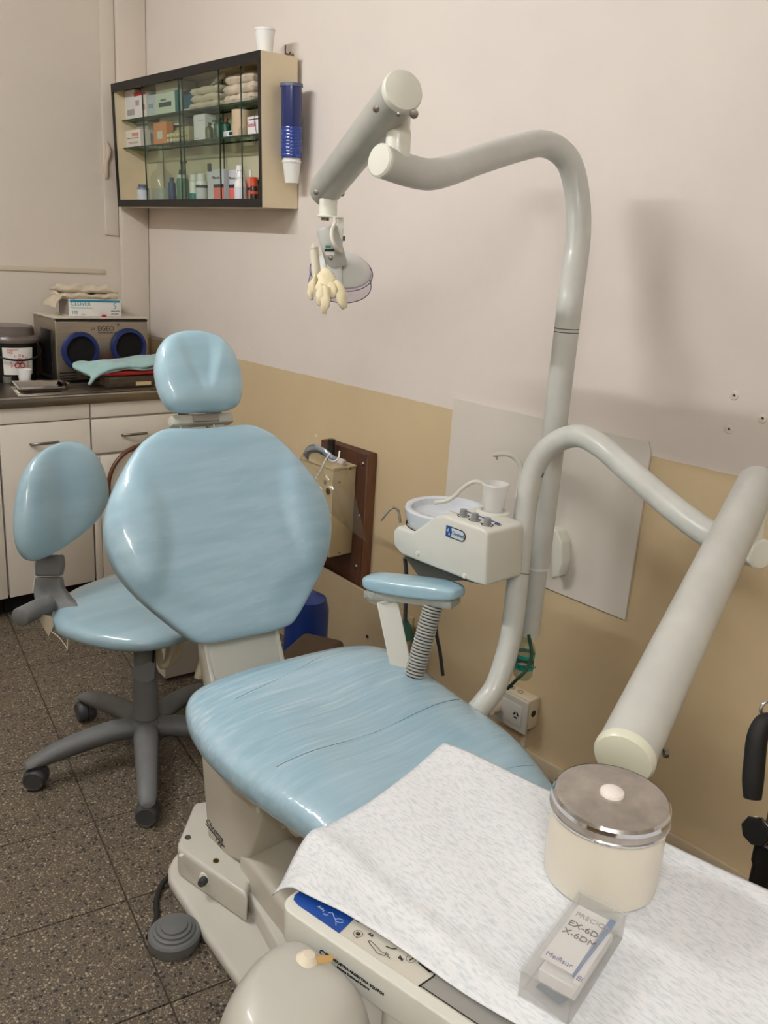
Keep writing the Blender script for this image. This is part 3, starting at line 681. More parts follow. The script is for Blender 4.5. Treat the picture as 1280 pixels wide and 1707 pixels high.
# middle shelf
carton('medicine_box', 209, 233, 218, 'mid', .045, .05, (226, 220, 208), 'white carton with pinkish print at the corner end of the middle shelf', bands=((.1, .55, .62, .82, (200, 150, 140)), (.1, .9, .5, .54, (120, 110, 110)), (.15, .8, .2, .32, (190, 180, 174))))
carton('medicine_box', 222, 246, 204, 'mid', .10, .04, (228, 226, 222), 'taller white carton standing at the back of the middle shelf', bands=((0, 1, .8, .9, (150, 152, 160)),))
e, q = carton('orange_pouch', 255, 276, 205, 'mid', .05, .035, (226, 152, 104), 'orange carton with white oval mark on the middle shelf', bands=((.3, .7, .25, .6, (220, 224, 214)),))
carton('flat_box', 266, 297, 196, LV['mid']+.075, .09, .05, (214, 216, 210), 'flat white boxes piled at the back of the middle shelf', bands=((0, 1, .45, .55, (110, 120, 118)),))
for row, (py, din, lb) in enumerate(((222, .05, 'front row of cream artificial teeth cards on the middle shelf'), (209, .10, 'back row of cream artificial teeth cards on the middle shelf'))):
    a, b2, zt = cspan(279, 312, py, din); y1 = CD-din
    e = empty('teeth_card', MC @ Vector(((a+b2)/2, y1, LV['mid'])), lb, 'teeth card')
    hgt = .042 if row == 0 else .07
    box('card', (a, y1-.03, LV['mid']), (b2, y1-.006, LV['mid']+hgt), cmat((196, 186, 150)), e, .002, 1, MC)
    n = 6
    for k in range(n):
        for rr in range(2):
            lathe('tooth', [(0, 0), (.006, .001), (.0085, .008), (.007, .014), (0, .016)], cmat((228, 218, 184), .3), e, MC @ frame((a+(k+.5)*(b2-a)/n, y1-.0065, LV['mid']+hgt*(.25+.45*rr)), (1, 0, 0), (0, 0, 1), (0, 1, 0)), 8)
e, q = carton('plain_box', 322, 341, 192, 'mid', .05, .05, (226, 224, 226), 'tall plain white carton in the middle of the middle shelf', bands=((.1, .6, .75, .78, (180, 180, 190)), (.6, .9, .08, .11, (120, 120, 126))))
JAR2 = [(0, 0), (1, 0), (1, .6), (.85, .72), (.35, .8), (.35, .98)]
bottle('dropper_bottle', 349, 205, .017, 'mid', .05, JAR2, (98, 92, 70), 'small olive glass bottle on the middle shelf', ((60, 56, 48), .42, .9, 1.0))
bottle('dropper_bottle', 357, 200, .018, 'mid', .07, JAR2, (206, 212, 170), 'pale yellow bottle behind the green bottles', ((60, 92, 80), .42, .88, 1.0))
bottle('green_bottle', 365, 196, .022, 'mid', .05, JAR2, (32, 84, 64), 'dark green glass bottle with dark cap on the middle shelf', ((40, 58, 52), .42, .86, 1.0))
bottle('green_bottle', 377, 197, .018, 'mid', .06, JAR2, (24, 78, 56), 'dark green bottle with brown dropper top', ((116, 62, 34), .38, .72, 1.0))
carton('small_box', 372, 390, 219, 'mid', .035, .02, (216, 228, 226), 'low white box with a dark window on the middle shelf', bands=((.05, .45, .2, .8, (40, 60, 66)),))
bottle('beaker', 402, 184, .034, 'mid', .06, [(0, 0), (1, 0), (1.04, 1), (.98, 1), (.95, .03), (0, .03)], (200, 180, 150), 'frosted beige beaker on the middle shelf', None, cat='beaker')
for px, lb in ((401, 'tiny clear glass vial before the beige beaker, nearer the low white box'), (408, 'tiny clear glass vial before the beige beaker, nearer the magenta lettered carton')): bottle('glass_vial', px, 213, .008, 'mid', .035, [(0, 0), (1, 0), (1, .7), (.5, .85), (.5, 1)], (210, 206, 196), lb, cat='vial', group='vials on the middle shelf', m=M_CLEAR)
carton('toothpaste_carton', 412, 433, 195, 'mid', .035, .04, (232, 228, 228), 'white carton with magenta lettering at the right end of the middle shelf', bands=((.1, .9, .80, .86, (60, 60, 70)),), txt=(('Sensid', .022, .02, .42, (176, 34, 84)),))
tag(tube('wire_loop', [MC @ Vector(v) for v in ((.075, CD-.032, .36), (.09, CD-.030, .30), (.082, CD-.031, .26), (.07, CD-.028, .235), (.085, CD-.026, .215), (.098, CD-.028, .23), (.094, CD-.029, .25))], .0012, M_BLACK, None, 6, 5), 'thin black wire loop hanging before the magenta lettered carton', 'wire')
# lower compartment
bottle('label_bottle', 238, 308, .026, 'low', .05, [(0, 0), (1, 0), (1, .8), (.9, .86), (.75, .88), (.75, 1)], (120, 132, 146), 'grey blue bottle with a white label at the corner end of the bottom shelf', ((96, 110, 126), .8, .88, 1.0), bands=((.05, .72, (206, 212, 220)),))
e, Mb, h_ = bottle('clear_jar', 268, 262, .05, 'low', .075, [(0, 0), (1, 0), (1, .55), (.8, .66), (.4, .74), (.34, .9)], (200, 204, 200), 'large clear jar with a pump top on the bottom shelf', m=M_CLEAR, cat='jar')
lathe('fill', [(0, .004), (.046, .004), (.046, .06), (0, .06)], cmat((176, 180, 176), .6), e, Mb, 20)
bottle('blue_bottle', 286, 296, .016, 'low', .05, JAR, (56, 78, 122), 'squat blue bottle between the clear jar and the green bottle', ((60, 80, 120), .6, .82, 1.0))
e, Mb, h_ = bottle('soap_bottle', 304, 291, .026, 'low', .06, [(0, 0), (1, 0), (1, .78), (.85, .9), (.6, .98)], (86, 128, 110), 'green soap bottle with a pump on the bottom shelf', ((206, 214, 206), .9, .76, .98))
lathe('pump_collar', [(0, h_), (.016, h_), (.014, h_+.018), (.006, h_+.02), (.006, h_+.045), (0, h_+.045)], cmat((70, 84, 78), .4), e, Mb, 14)
box('pump_spout', (-.034, -.005, h_+.042), (.012, .005, h_+.052), cmat((70, 84, 78), .4), e, .002, 1, Mb)
WB = [(0, 0), (1, 0), (1, .70), (.9, .76), (.72, .78), (.72, .99)]
bottle('tablet_bottle', 323, 291, .019, 'low', .05, WB, (228, 230, 226), 'white bottle with a teal band on the bottom shelf', ((232, 232, 228), .8, .78, 1.0), bands=((.12, .35, (36, 130, 124)),))
bottle('tablet_bottle', 336, 290, .024, 'low', .05, WB, (230, 230, 228), 'white bottle with a dark label strip on the bottom shelf', ((232, 232, 230), .74, .78, 1.0), bands=((.52, .62, (50, 56, 76)), (.15, .5, (206, 208, 214))))
pl = [((0, .0, 0, 0, (0, 0, 0)),)]
for (p0, p1, lb, dy) in ((345, 372, 'silver and pink mouthwash carton, the one left of the glass edge', .045), (381, 393, 'silver and pink mouthwash carton half hidden behind the spray bottle', .055)):
    carton('mouthwash_carton', p0, p1, 283, 'low', dy, .04, (206, 208, 216), lb, bands=((.0, 1 if p0 > 370 else .62, 0, .46, (226, 116, 110)), (0, 1 if p0 > 370 else .62, .46, .56, (44, 44, 62))), txt=((('Plac-out', .016 if p0 < 370 else .012, .34 if p0 < 370 else .1, .72, (40, 40, 48)),)))
a, zt = cabx(349, 283, .043); tag(box('dark_tag', (a-.016, CD-.0445, LV['low']+.118), (a+.012, CD-.040, LV['low']+.146), cmat((66, 66, 76)), None, .002, 1, MC), 'small dark square sticker at the corner of the mouthwash carton', 'sticker')
e, Mb, h_ = bottle('spray_bottle', 400, 276, .022, 'low', .035, [(0, 0), (1, 0), (1, .46), (.92, .56), (.5, .64), (.42, .70)], (236, 236, 234), 'white spray bottle with conical nozzle on the bottom shelf', None)
lathe('nozzle', [(0, h_*.68), (.014, h_*.68), (.0085, h_*.86), (.0125, h_*.87), (.0125, h_), (0, h_)], cmat((238, 238, 238), .3), e, Mb, 18)
box('lever', (.010, -.003, h_*.5), (.0145, .003, h_*.98), cmat((232, 232, 230), .3), e, .001, 1, Mb @ Matrix.Rotation(.07, 4, 'Y'))
lathe('label_band', [(.0226, .03*h_), (.0228, .04*h_), (.0228, .42*h_), (.0226, .42*h_)], cmat((214, 218, 226)), e, Mb, 20)
carton('pink_carton', 409, 418, 295, 'low', .06, .035, (214, 156, 138), 'salmon pink carton behind the orange capped bottle', bands=((.2, .6, .5, .6, (60, 40, 40)),))
bottle('orange_bottle', 423, 296, .0145, 'low', .04, [(0, 0), (1, 0), (1, .62), (.8, .7), (.62, .72), (.62, 1)], (44, 26, 24), 'dark bottle with an orange cap near the black end frame', ((206, 74, 42), .9, .62, .98), bands=((.36, .46, (210, 80, 48)),))
bottle('clear_vial', 417, 283, .010, 'low', .075, [(0, 0), (1, 0), (1, .72), (.5, .8), (.5, 1)], (226, 226, 222), 'slim white tipped bottle behind the orange capped bottle', ((236, 236, 232), .55, .8, 1))
bottle('dark_jar', 430, 300, .012, 'low', .06, JAR, (36, 34, 34), 'little black jar in the corner of the bottom shelf', ((30, 30, 30), .7, .84, 1))
# on and at the cabinet
p = onplane(438, 83, MC @ Vector((0, 0, CH_)), CU); q = MC.inverted() @ p
cup('plastic_cup', MC @ Vector((.055, .10, CH_+.0005)), 1.12, 'white plastic cup standing on top of the wall cabinet', up=tuple(CU))
hk = empty('iron_hook', MC @ Vector((.0, .03, CH_)), 'small rusty hook and nail on the cabinet top by the wall', 'hook')
tube('hook', [MC @ Vector(v) for v in ((.004, .050, CH_+.030), (.004, .050, CH_+.006), (.004, .044, CH_+.0035), (.004, .034, CH_+.004), (.004, .030, CH_+.012))], .0025, mat('rust', (72, 52, 42), .7), hk, 8, 4)
lathe('nail_head', [(0, 0), (.007, 0), (.006, .008), (0, .009)], mat('rust2', (140, 92, 74), .7), hk, MC @ frame((.004, .022, CH_)), 12)
# blue cup dispenser on the side panel (side face looks along -Y)
dp = empty('cup_dispenser', MC @ Vector((-.04, .05, .25)), 'tall translucent blue cup dispenser on the side of the wall cabinet', 'cup dispenser')
M_BLUEP = mat('blue_dispenser', (36, 62, 142), .2, coat=.5); M_BLUED = mat('blue_dispenser_dark', (26, 42, 100), .2, coat=.5)
DM = MC @ frame((-.046, .060, 0))
lathe('tube', [(0, .405), (.037, .405), (.037, .27), (.0365, .268)], M_BLUED, dp, DM, 28)
lathe('top_rim', [(.0375, .398), (.040, .398), (.040, .408), (0, .409)], mat('dispenser_rim', (96, 104, 130), .3), dp, DM, 28)
for k in range(9): lathe('cup_rim', [(.034, .172+k*.011), (.0375, .172+k*.011), (.038, .178+k*.011), (.0365, .183+k*.011)], M_BLUEP, dp, DM, 28)
lathe('sleeve', [(.0355, .168), (.036, .27)], M_BLUEP, dp, DM, 28)
box('wall_bracket', (-.014, .045, .27), (.0, .072, .33), M_SCREW, dp, .002, 1, MC)
box('wall_bracket', (-.012, .048, .2), (.0, .072, .225), M_SCREW, dp, .002, 1, MC)
for k in range(2):
    cup('plastic_cup', MC @ Vector((-.046, .060, .102-.016*k)), 1.06, 'white plastic cup held mouth up in the blue dispenser' if k == 0 else 'lowest white plastic cup sticking out below the blue dispenser', up=tuple(CU))

# ================================================================== DENTAL CHAIR
CY = math.radians(-5); CS = V(1.127, 1.566, 0)
def ch(x, y, z): return CS+V(x*math.cos(CY)-y*math.sin(CY), x*math.sin(CY)+y*math.cos(CY), z)
CHM = yawframe(CS, CY)
M_WRAP = wrap_mat('wrapped_vinyl_seat', (160, 195, 214), .16, .8, 1.0, .09, 1.0, .42, (1.05, 1.50, .55), .50)
M_WRAPB = wrap_mat('wrapped_vinyl_back', (162, 197, 216), .20, .6, 1.0, .08, .32, .16, (1.22, 1.72, .70), .40)
M_WRAPH = wrap_mat('wrapped_vinyl_head', (164, 200, 217), .5, .4, 1.0, .07, .08)
dc = empty('dental_chair', ch(0, -.35, 0), 'pale blue dental chair wrapped in cling film, reclined backrest and white base', 'dental chair')
# seat: lofted super-ellipse sections running from the hip end to the leg end
def seat_loft():
    T = [0, .004, .016, .04, .08, .14, .22, .32, .42, .50, .57, .64, .72, .80, .90, 1.0, 1.10, 1.16, 1.185, 1.195]
    hw = [.14, .20, .235, .265, .288, .302, .306, .300, .288, .276, .264, .252, .240, .230, .222, .215, .205, .18, .15, .10]
    zt = [.520, .534, .546, .556, .562, .560, .554, .552, .556, .560, .557, .542, .512, .478, .436, .396, .356, .325, .310, .300]
    th = [.030, .050, .068, .084, .094, .098, .100, .100, .100, .100, .098, .096, .092, .09, .088, .085, .08, .065, .045, .02]
    rows = []
    pts = spline([(t, hw[i], zt[i]) for i, t in enumerate(T)], 4); tt = spline([(t, th[i], 0) for i, t in enumerate(T)], 4)
    N = 56; vs, fs = [], []
    for p, q in zip(pts, tt):
        t, w_, z = p; h_ = q.y
        for k in range(N):
            a = 2*PI*k/N; c, s = math.cos(a), math.sin(a); n = 2/3.4
            x = w_*abs(c)**n*(1 if c >= 0 else -1); zz = h_/2*abs(s)**n*(1 if s >= 0 else -1)
            top = max(0, s)
            dip = -.016*math.exp(-(x/.13)**2)*smooth01(.06, .2, t)*(1-smooth01(.85, 1.05, t))*top
            zz += dip
            # the cushion bellies down at its rim
            vs.append(ch(x, -t, z-h_/2+zz-.012*(abs(x)/.3)**3))
    R = len(pts)
    for i in range(R-1):
        for k in range(N): a = i*N+k; b2 = i*N+(k+1) % N; fs.append((a, b2, b2+N, a+N))
    fs.append(tuple(range(N))); fs.append(tuple(range((R-1)*N, R*N))[::-1])
    return vs, fs
vs, fs = seat_loft(); seat = mk('seat_cushion', vs, fs, M_WRAP, dc, 60)
box('seat_pan', (-.2, -1.0, .0), (.2, -.06, .02), M_COVER, dc, .008, 2, CHM @ Matrix.Translation((0, 0, .440)) )
# edges of the film wound round the seat
M_EDGE = mat('film_edge', (128, 152, 160), .3)
def seat_top(x, t):
    best = None
    T = [0, .04, .08, .14, .22, .32, .42, .50, .57, .64, .72, .80, .90, 1.0]; Z = [.520, .556, .562, .560, .554, .552, .556, .560, .557, .542, .512, .478, .436, .396]
    HW = [.14, .265, .288, .302, .306, .300, .288, .276, .264, .252, .240, .230, .222, .215]
    for i in range(len(T)-1):
        if T[i] <= t <= T[i+1]:
            f = (t-T[i])/(T[i+1]-T[i]); z = Z[i]+(Z[i+1]-Z[i])*f; w_ = HW[i]+(HW[i+1]-HW[i])*f; h_ = .098
            u = min(.999, abs(x)/w_); zz = h_/2*(1-u**3.4)**(1/3.4)
            return z-h_/2+zz-.012*(abs(x)/.3)**3-.016*math.exp(-(x/.13)**2)*smooth01(.06, .2, t)*(1-smooth01(.85, 1.05, t))*(1-u**3.4)**(1/3.4)
    return .5
for x0, t0, x1, t1 in ((-.24, .395, .262, .365), (-.235, .60, .20, .535), (.02, .59, .225, .64), (-.2, .14, .15, .04)):
    pp = [];
    for k in range(25):
        u = k/24; x = x0+(x1-x0)*u; t = t0+(t1-t0)*u+.01*math.sin(PI*u); pp.append(ch(x, -t, seat_top(x, t)+.0003))
    tube('film_edge', pp, .0007, M_EDGE, seat, 5)
# backrest
BY = math.radians(-8); BT = math.radians(28); BO = V(1.085, 1.669, .577)
bx = V(math.cos(BY), math.sin(BY), 0); bf = V(-math.sin(BY), math.cos(BY), 0); bv = bf*math.sin(BT)+V(0, 0, math.cos(BT)); bn = bx.cross(bv)
BM = frame(BO, bx, bv, bn)
half = [(0, -.006), (.06, -.006), (.108, -.002), (.14, .012), (.20, .075), (.25, .135), (.285, .195), (.301, .262), (.297, .32), (.272, .382), (.235, .44), (.19, .495), (.15, .524), (.11, .538), (.05, .536), (0, .535)]
outl = half + [(-x, y) for x, y in half[-2:0:-1]]
def back_h(x, y):
    c = .150+1.5*(y-.30)**2
    b_ = smooth01(c-.012, c+.060, abs(x))*smooth01(.10, .17, y)*(1-smooth01(.45, .53, y))
    low = 1-smooth01(.05, .13, y-.25*max(0, abs(x)-.08))
    return .022*b_-.006*math.exp(-(x/.12)**2)-.014*low*smooth01(.06, .16, abs(x))-.010*smooth01(.49, .54, y)*math.exp(-(x/.1)**2)
back = cushion('backrest_cushion', outl, .075, BM, M_WRAPB, dc, back_h, 34, 150, 4.5)
box('backrest_shell', (-.09, .02, -.075), (.09, .50, -.035), M_COVER, dc, .02, 3, BM)
# headrest
HT = math.radians(24); hv = bf*math.sin(HT)+V(0, 0, math.cos(HT)); hn = bx.cross(hv)
HO = BM @ Vector((-.002, .585, .012)); HM = frame(HO, bx, hv, hn)
hh = [(.0, -.008), (.05, -.008), (.088, .002), (.106, .03), (.114, .07), (.112, .115), (.096, .160), (.068, .190), (.03, .203), (.0, .205)]
hout = hh + [(-x, y) for x, y in hh[-2:0:-1]]
def head_h(x, y):
    w_ = .010+.045*smooth01(.02, .20, y)
    return -.011*(1-smooth01(w_*.55, w_*1.35+.006, abs(x)))*smooth01(.03, .10, y)+.004
cushion('headrest_cushion', hout, .075, HM, M_WRAPH, dc, head_h, 30, 130, 3.2)
for s in (-.045, .045): box('headrest_bar', (s-.016, .50, -.030), (s+.016, .64, -.022), M_CHROME, dc, .003, 1, BM)
box('headrest_clamp', (-.085, .553, -.045), (.085, .580, -.006), M_COVER, dc, .006, 2, BM)
box('clamp_plate', (-.03, .556, -.004), (.04, .576, .002), M_STEEL, dc, .001, 1, BM)
# hinge bracket between seat and backrest
prism('hinge_bracket', [(-.085, .06), (.095, .06), (.105, -.09), (.11, -.16), (-.09, -.16), (-.085, -.08)], -.07, -.04, M_WHITE, dc, .006, 2, BM)
for s in (-.090, .104):
    prism('hinge_cheek', [(.055, -.07), (.05, -.03), (-.03, -.035), (-.11, -.03), (-.17, .03), (-.17, -.09), (-.05, -.09)], -.006, .006, M_WHITE, dc, .003, 2, BM @ frame((s, 0, 0), (0, 1, 0), (0, 0, 1), (1, 0, 0)))
# armrest on the wall side
AR = empty('tmp', (0, 0, 0), 'x', 'x'); bpy.data.objects.remove(AR)
a0 = P(607, 968, 2.16); a1 = P(768, 988, 2.03); ad = (a1-a0); AL = ad.length; ad.normalize(); ay = V(0, 0, 1).cross(ad).normalized(); an = ad.cross(ay)
AM = frame(a0, ad, ay, an)
ao = [(0, 0), (.006, .028), (.04, .038), (AL*.5, .040), (AL*.85, .036), (AL, .022), (AL+.003, -.006), (AL*.93, -.034), (AL*.6, -.042), (.09, -.040), (.03, -.032), (.005, -.018)]
arm = cushion('armrest_pad', ao, .038, AM, M_WRAPH, dc, lambda x, y: .004*math.cos(y/.04), 16, 96, 4)
box('armrest_plate', (.012, -.030, -.036), (AL-.012, .028, -.016), mat('film_bunched', (168, 170, 162), .3, coat=.5, bump=.5, bump_scale=60), dc, .006, 2, AM)
cushion('film_tuft', [(.012, -.02), (.03, -.034), (.06, -.036), (.085, -.030), (.09, -.01), (.05, .0), (.02, -.004)], .03, AM @ Matrix.Translation((0, 0, -.036)), M_MILKY, dc, lambda x, y: .004*math.sin(x*300)+.003*math.sin(y*400), 8, 42, 2.)
p0 = P(645, 1000, 2.13); p1 = P(668, 1110, 2.12)
dv = (p1-p0).normalized(); fx = (RT-dv*RT.dot(dv)).normalized(); fz = fx.cross(dv)
box('armrest_post', (-.026, 0, -.02), (.026, (p1-p0).length+.08, .02), M_WHITE, dc, .002, 1, frame(p0, fx, dv, fz))
h0, h1 = P(722, 1010, 2.06), P(690, 1125, 2.07)
n = 26; path = [h0+(h1-h0)*(i/n*1.15) for i in range(n+1)]
tube('hose_core', path, .0205, mat('hose_dark', (60, 60, 60), .7), dc, 20)
for i in range(n):
    c = h0+(h1-h0)*((i+.5)/n*1.15); lathe('hose_ring', [(.019, -.0028), (.0235, -.0022), (.0245, 0), (.0235, .0022), (.019, .0028)], mat('hose_grey', (176, 176, 170), .5), dc, zframe(c, h1-h0), 20)
# lifting column cover under the seat, near side
xs = .930
pq = [onx(*q, xs) for q in ((329, 1195), (346, 1405), (352, 1417), (398, 1437), (412, 1432), (424, 1400), (441, 1330), (443, 1260), (440, 1230))]
prism('column_cover', [(p.y, p.z) for p in pq], 0, .33, M_COVER, dc, .010, 3, frame((xs, 0, 0), (0, 1, 0), (0, 0, 1), (1, 0, 0)))
cf = [p for p in pq]
mid = onx(441, 1318, xs)
lathe('cover_screw', [(0, 0), (.008, 0), (.007, .0025), (0, .003)], M_CAP, dc, zframe(onx(431, 1350, xs)+V(0, 0, 0), (-1, 0, 0)), 16)
# lettering on that cover
g0, g1 = onx(343, 1362, xs-.0005), onx(372, 1398, xs-.0005); rgt = (g1-g0).normalized()
text('Chroma', .0235, g0+V(0, 0, -.014), rgt, V(0, 0, 1), M_INK, dc, shear=.25)
box('underline', (0, -.0015, -.0002), ((g1-g0).length+.006, .0015, .0006), M_INK, dc, 0, 1, frame(g0+V(0, 0, -.019), rgt, rgt.cross(V(-1, 0, 0)).normalized()*-1, V(-1, 0, 0)))
g2 = onx(357, 1391, xs-.0005)
text('Tec', .0235, g2+V(0, 0, -.014), rgt, V(0, 0, 1), M_INK, dc, shear=.25)
# inner linkage cover, further from us
pq2 = [onx(*q, 1.0) for q in ((443, 1260), (560, 1290), (560, 1330), (426, 1408))]
prism('linkage_cover', [(p.y, p.z) for p in pq2], 0, .24, M_COVER, dc, .008, 2, frame((1.0, 0, 0), (0, 1, 0), (0, 0, 1), (1, 0, 0)))
tube('linkage_pivot', [onx(492, 1368, 1.0)+V(-.006, 0, 0), onx(492, 1368, 1.0)+V(.2, 0, 0)], .035, M_COVER, dc, 24)
# base: floor plate, motor housing, ramp
def fl(px, py, z): p = onz(px, py, z); return (p.x, p.y)
bp = [fl(287, 1432, .03), fl(279, 1448, .03), fl(281, 1466, .03), fl(340, 1556, .03), fl(398, 1637, .03), fl(404, 1655, .03), fl(404, 1684, .03), fl(424, 1712, .03)]
bp += [(.775, .70), (1.30, .62), (1.36, 1.62), (.98, 1.72)]
prism('base_plate', bp, 0, .034, M_BASE, dc, .012, 3)
mh = [fl(296, 1402, .115), fl(296, 1418, .105), fl(412, 1498, .105), fl(414, 1470, .115), (1.12, 1.40), (1.12, 1.66), (.97, 1.715)]
prism('motor_housing', mh, .034, .112, M_BASE, dc, .010, 3)
rp = [fl(414, 1462, .112), fl(412, 1500, .06), fl(480, 1640, .04), fl(520, 1660, .05), (1.13, 1.02), (1.13, 1.45)]
prism('ramp', [(r[0], r[1]) for r in rp], .034, .085, M_BASE, dc, .012, 3)
rp2 = [onz(*q, .10) for q in ((425, 1420), (520, 1640), (560, 1600), (500, 1350))]
prism('ramp_side', [(.93, 1.44), (.90, 1.14), (1.2, 1.0), (1.25, 1.5)], .034, .155, M_COVER, dc, .014, 3)
kn = onz(345, 1462, .078); kd = V(-.85, -.5, .1)
bs = lathe('air_fitting', [(0, -.02), (.017, -.02), (.0175, .006), (.014, .012), (0, .013)], M_CAP, dc, zframe(kn, kd), 24)
lathe('fitting_tip', [(0, .012), (.010, .012), (.0105, .022), (.008, .030), (0, .032)], M_GREYD, bs, zframe(kn, kd), 18)
for q, r, m in (((313, 1396), .008, M_SCREW), ((360, 1435), .008, mat('brass', (150, 128, 60), .4, metal=.8)), ((302, 1426), .006, M_CAP)):
    p = onz(*q, .1125); s_ = lathe('base_screw', [(0, 0), (r, 0), (r*.9, .002), (0, .0022)], m, dc, frame(p), 16)
lathe('base_screw', [(0, 0), (.005, 0), (.005, .0022), (0, .0024)], mat('rusty_dark', (58, 40, 28), .7), dc, frame(onz(360, 1435, .1145)), 12)
# foot pedal and its hose
pc_ = onz(302, 1577, .0); pc_ = V(pc_.x-.006, pc_.y+.02, 0)
fp = empty('foot_pedal', pc_, 'round grey rubber foot pedal on the floor beside the chair base', 'foot pedal')
lathe('body', [(0, 0), (.056, 0), (.058, .004), (.058, .026), (.054, .031), (.046, .033), (0, .033)], M_GREY, fp, frame(pc_), 48)
lathe('stepped_top', [(.047, .032), (.046, .037), (.041, .039), (.039, .0385), (.038, .043), (.033, .0445), (.030, .044), (.029, .048), (.026, .049), (0, .050)], M_GREY, fp, frame(pc_), 48)
box('notch', (.040, -.045, .006), (.046, -.036, .018), M_BLACK, fp, .001, 1, frame(pc_))
tube('hose', [onz(284, 1458, .02), onz(268, 1478, .012), onz(260, 1505, .009), onz(261, 1530, .009), pc_+V(-.045, .035, .012)], .0065, M_RUBBER, fp, 12, 8)

# ================================================================== SPITTOON UNIT
xf = 1.40
sp = empty('spittoon_unit', (1.5, 1.33, .76), 'white spittoon unit with round bowl and three grey knobs on the pole', 'spittoon')
def fy(px, py, x=xf): p = onx(px, py, x); return (p.y, p.z)
bod = [fy(*q) for q in ((655, 910), (654, 886), (661, 877), (688, 887), (726, 860), (738, 858), (806, 879), (813, 890), (809, 978), (790, 973), (668, 925))]
bod[6] = (bod[6][0], bod[5][1])
prism('housing', bod, 0, .130, M_WHITE, sp, .009, 3, frame((xf, 0, 0), (0, 1, 0), (0, 0, 1), (1, 0, 0)))
yr, zr = fy(806, 879)
zt_ = fy(738, 858)[1]
bc2 = onx(747, 847, xf+.112)
BWM = frame(bc2)
lathe('bowl', [(0, -.03), (.06, -.028), (.088, -.015), (.092, -.001), (.097, .002), (.106, .002), (.109, -.003), (.107, -.018), (.098, -.045), (.06, -.06), (0, -.06)], mat('porcelain', (214, 220, 228), .18, coat=.4), sp, BWM, 56)
lathe('bowl_seat', [(0, -.085), (.08, -.085), (.098, -.068), (.100, -.05), (.09, -.048)], M_WHITE, sp, BWM, 48)
lathe('bowl_drain', [(0, -.0285), (.012, -.0285), (.012, -.031)], M_STEEL, sp, BWM, 20)
lathe('bowl_gasket', [(.085, -.062), (.103, -.05), (.103, -.043)], M_BLACK, sp, BWM, 48)
# dark funnel under the housing
fu = [onx(*q, xf+.03) for q in ((672, 926), (702, 968), (716, 972), (770, 968), (800, 975))]
prism('drain_box', [(p.y, p.z) for p in fu], 0, .11, mat('drain_grey', (92, 90, 84), .5), sp, .004, 2, frame((xf+.03, 0, 0), (0, 1, 0), (0, 0, 1), (1, 0, 0)))
box('pole_bracket', (1.50, 1.19, zr-.118), (1.56, 1.25, zr-.098), M_BLACK, sp, .003)
# knobs
kt = zt_-.0005
for px, py, lb in ((772, 856, 0), (791, 863, 0), (812, 871, 0)):
    c = onz(px, py+4, kt); k_ = lathe('knob', [(0, 0), (.0095, 0), (.0085, .012), (.0075, .0165), (0, .018)], mat('knob_grey', (140, 142, 144), .45), sp, frame(c), 18)
    lathe('knob_ring', [(.010, 0), (.010, .0008), (.0145, .0008), (.0145, 0)], M_INK, k_, frame(c+V(0, 0, .0001)), 20)
    lathe('knob_plate', [(0, 0), (.0115, 0), (.0115, .0011), (0, .0012)], M_WHITE, k_, frame(c), 18)
ka, kb = onz(768, 849, kt+.001), onz(834, 874, kt+.001); kd_ = (kb-ka).normalized(); kn_ = V(0, 0, 1).cross(kd_)
box('blue_print_line', (0, -.002, 0), ((kb-ka).length, .003, .0006), mat('blue_print', (38, 60, 140), .5), sp, 0, 1, frame(ka, kd_, kn_, (0, 0, 1)))
box('print_outline', (-.004, -.034, 0), ((kb-ka).length+.008, -.0332, .0005), M_INK, sp, 0, 1, frame(ka, kd_, kn_, (0, 0, 1)))
text('WV', .012, kb+kd_*-.012-kn_*.012+V(0, 0, .0003), kd_, kn_, M_INK, sp)
# badge
b0 = onx(744, 884, xf-.0008); rg_ = V(0, -1, 0); ug = V(0, 0, 1); bl = (onx(776, 898, xf)-onx(744, 886, xf)).length
BGM = frame(b0, rg_, ug, rg_.cross(ug)); bh = .026
def pill(l, h_, r, n=8): return [(0, -h_/2)]+[(l-r+r*math.sin(PI*i/n), -h_/2*math.cos(PI*i/n)) for i in range(n+1)]+[(0, h_/2)]
bd = prism('badge', pill(bl, bh, bh/2), 0, .0012, M_INK, sp, 0, 1, BGM)
prism('badge_face', pill(bl-.004, bh-.004, bh/2-.002), .001, .0016, mat('badge_pale', (206, 216, 226), .3), bd, 0, 1, BGM @ Matrix.Translation((.002, 0, 0)))
prism('badge_blue', [(0, -bh/2), (.016, -bh/2), (.020, 0), (.016, bh/2), (0, bh/2)], .0014, .0019, mat('badge_blue', (36, 82, 150), .3), bd, 0, 1, BGM)
text('Denimed', .0135, BGM @ Vector((.0215, -.004, .0018)), rg_, ug, mat('badge_ink', (30, 70, 110), .5), bd, sx=.72)
text('d', .012, BGM @ Vector((.003, -.0005, .0021)), rg_, ug, M_PAPER, bd); text('e', .011, BGM @ Vector((.009, -.008, .0021)), rg_, ug, M_PAPER, bd)
for q in ((696, 922), (774, 960)): lathe('housing_stud', [(0, 0), (.0065, 0), (.0055, .003), (0, .004)], M_CAP, sp, zframe(onx(*q, xf), (-1, 0, 0)), 16)
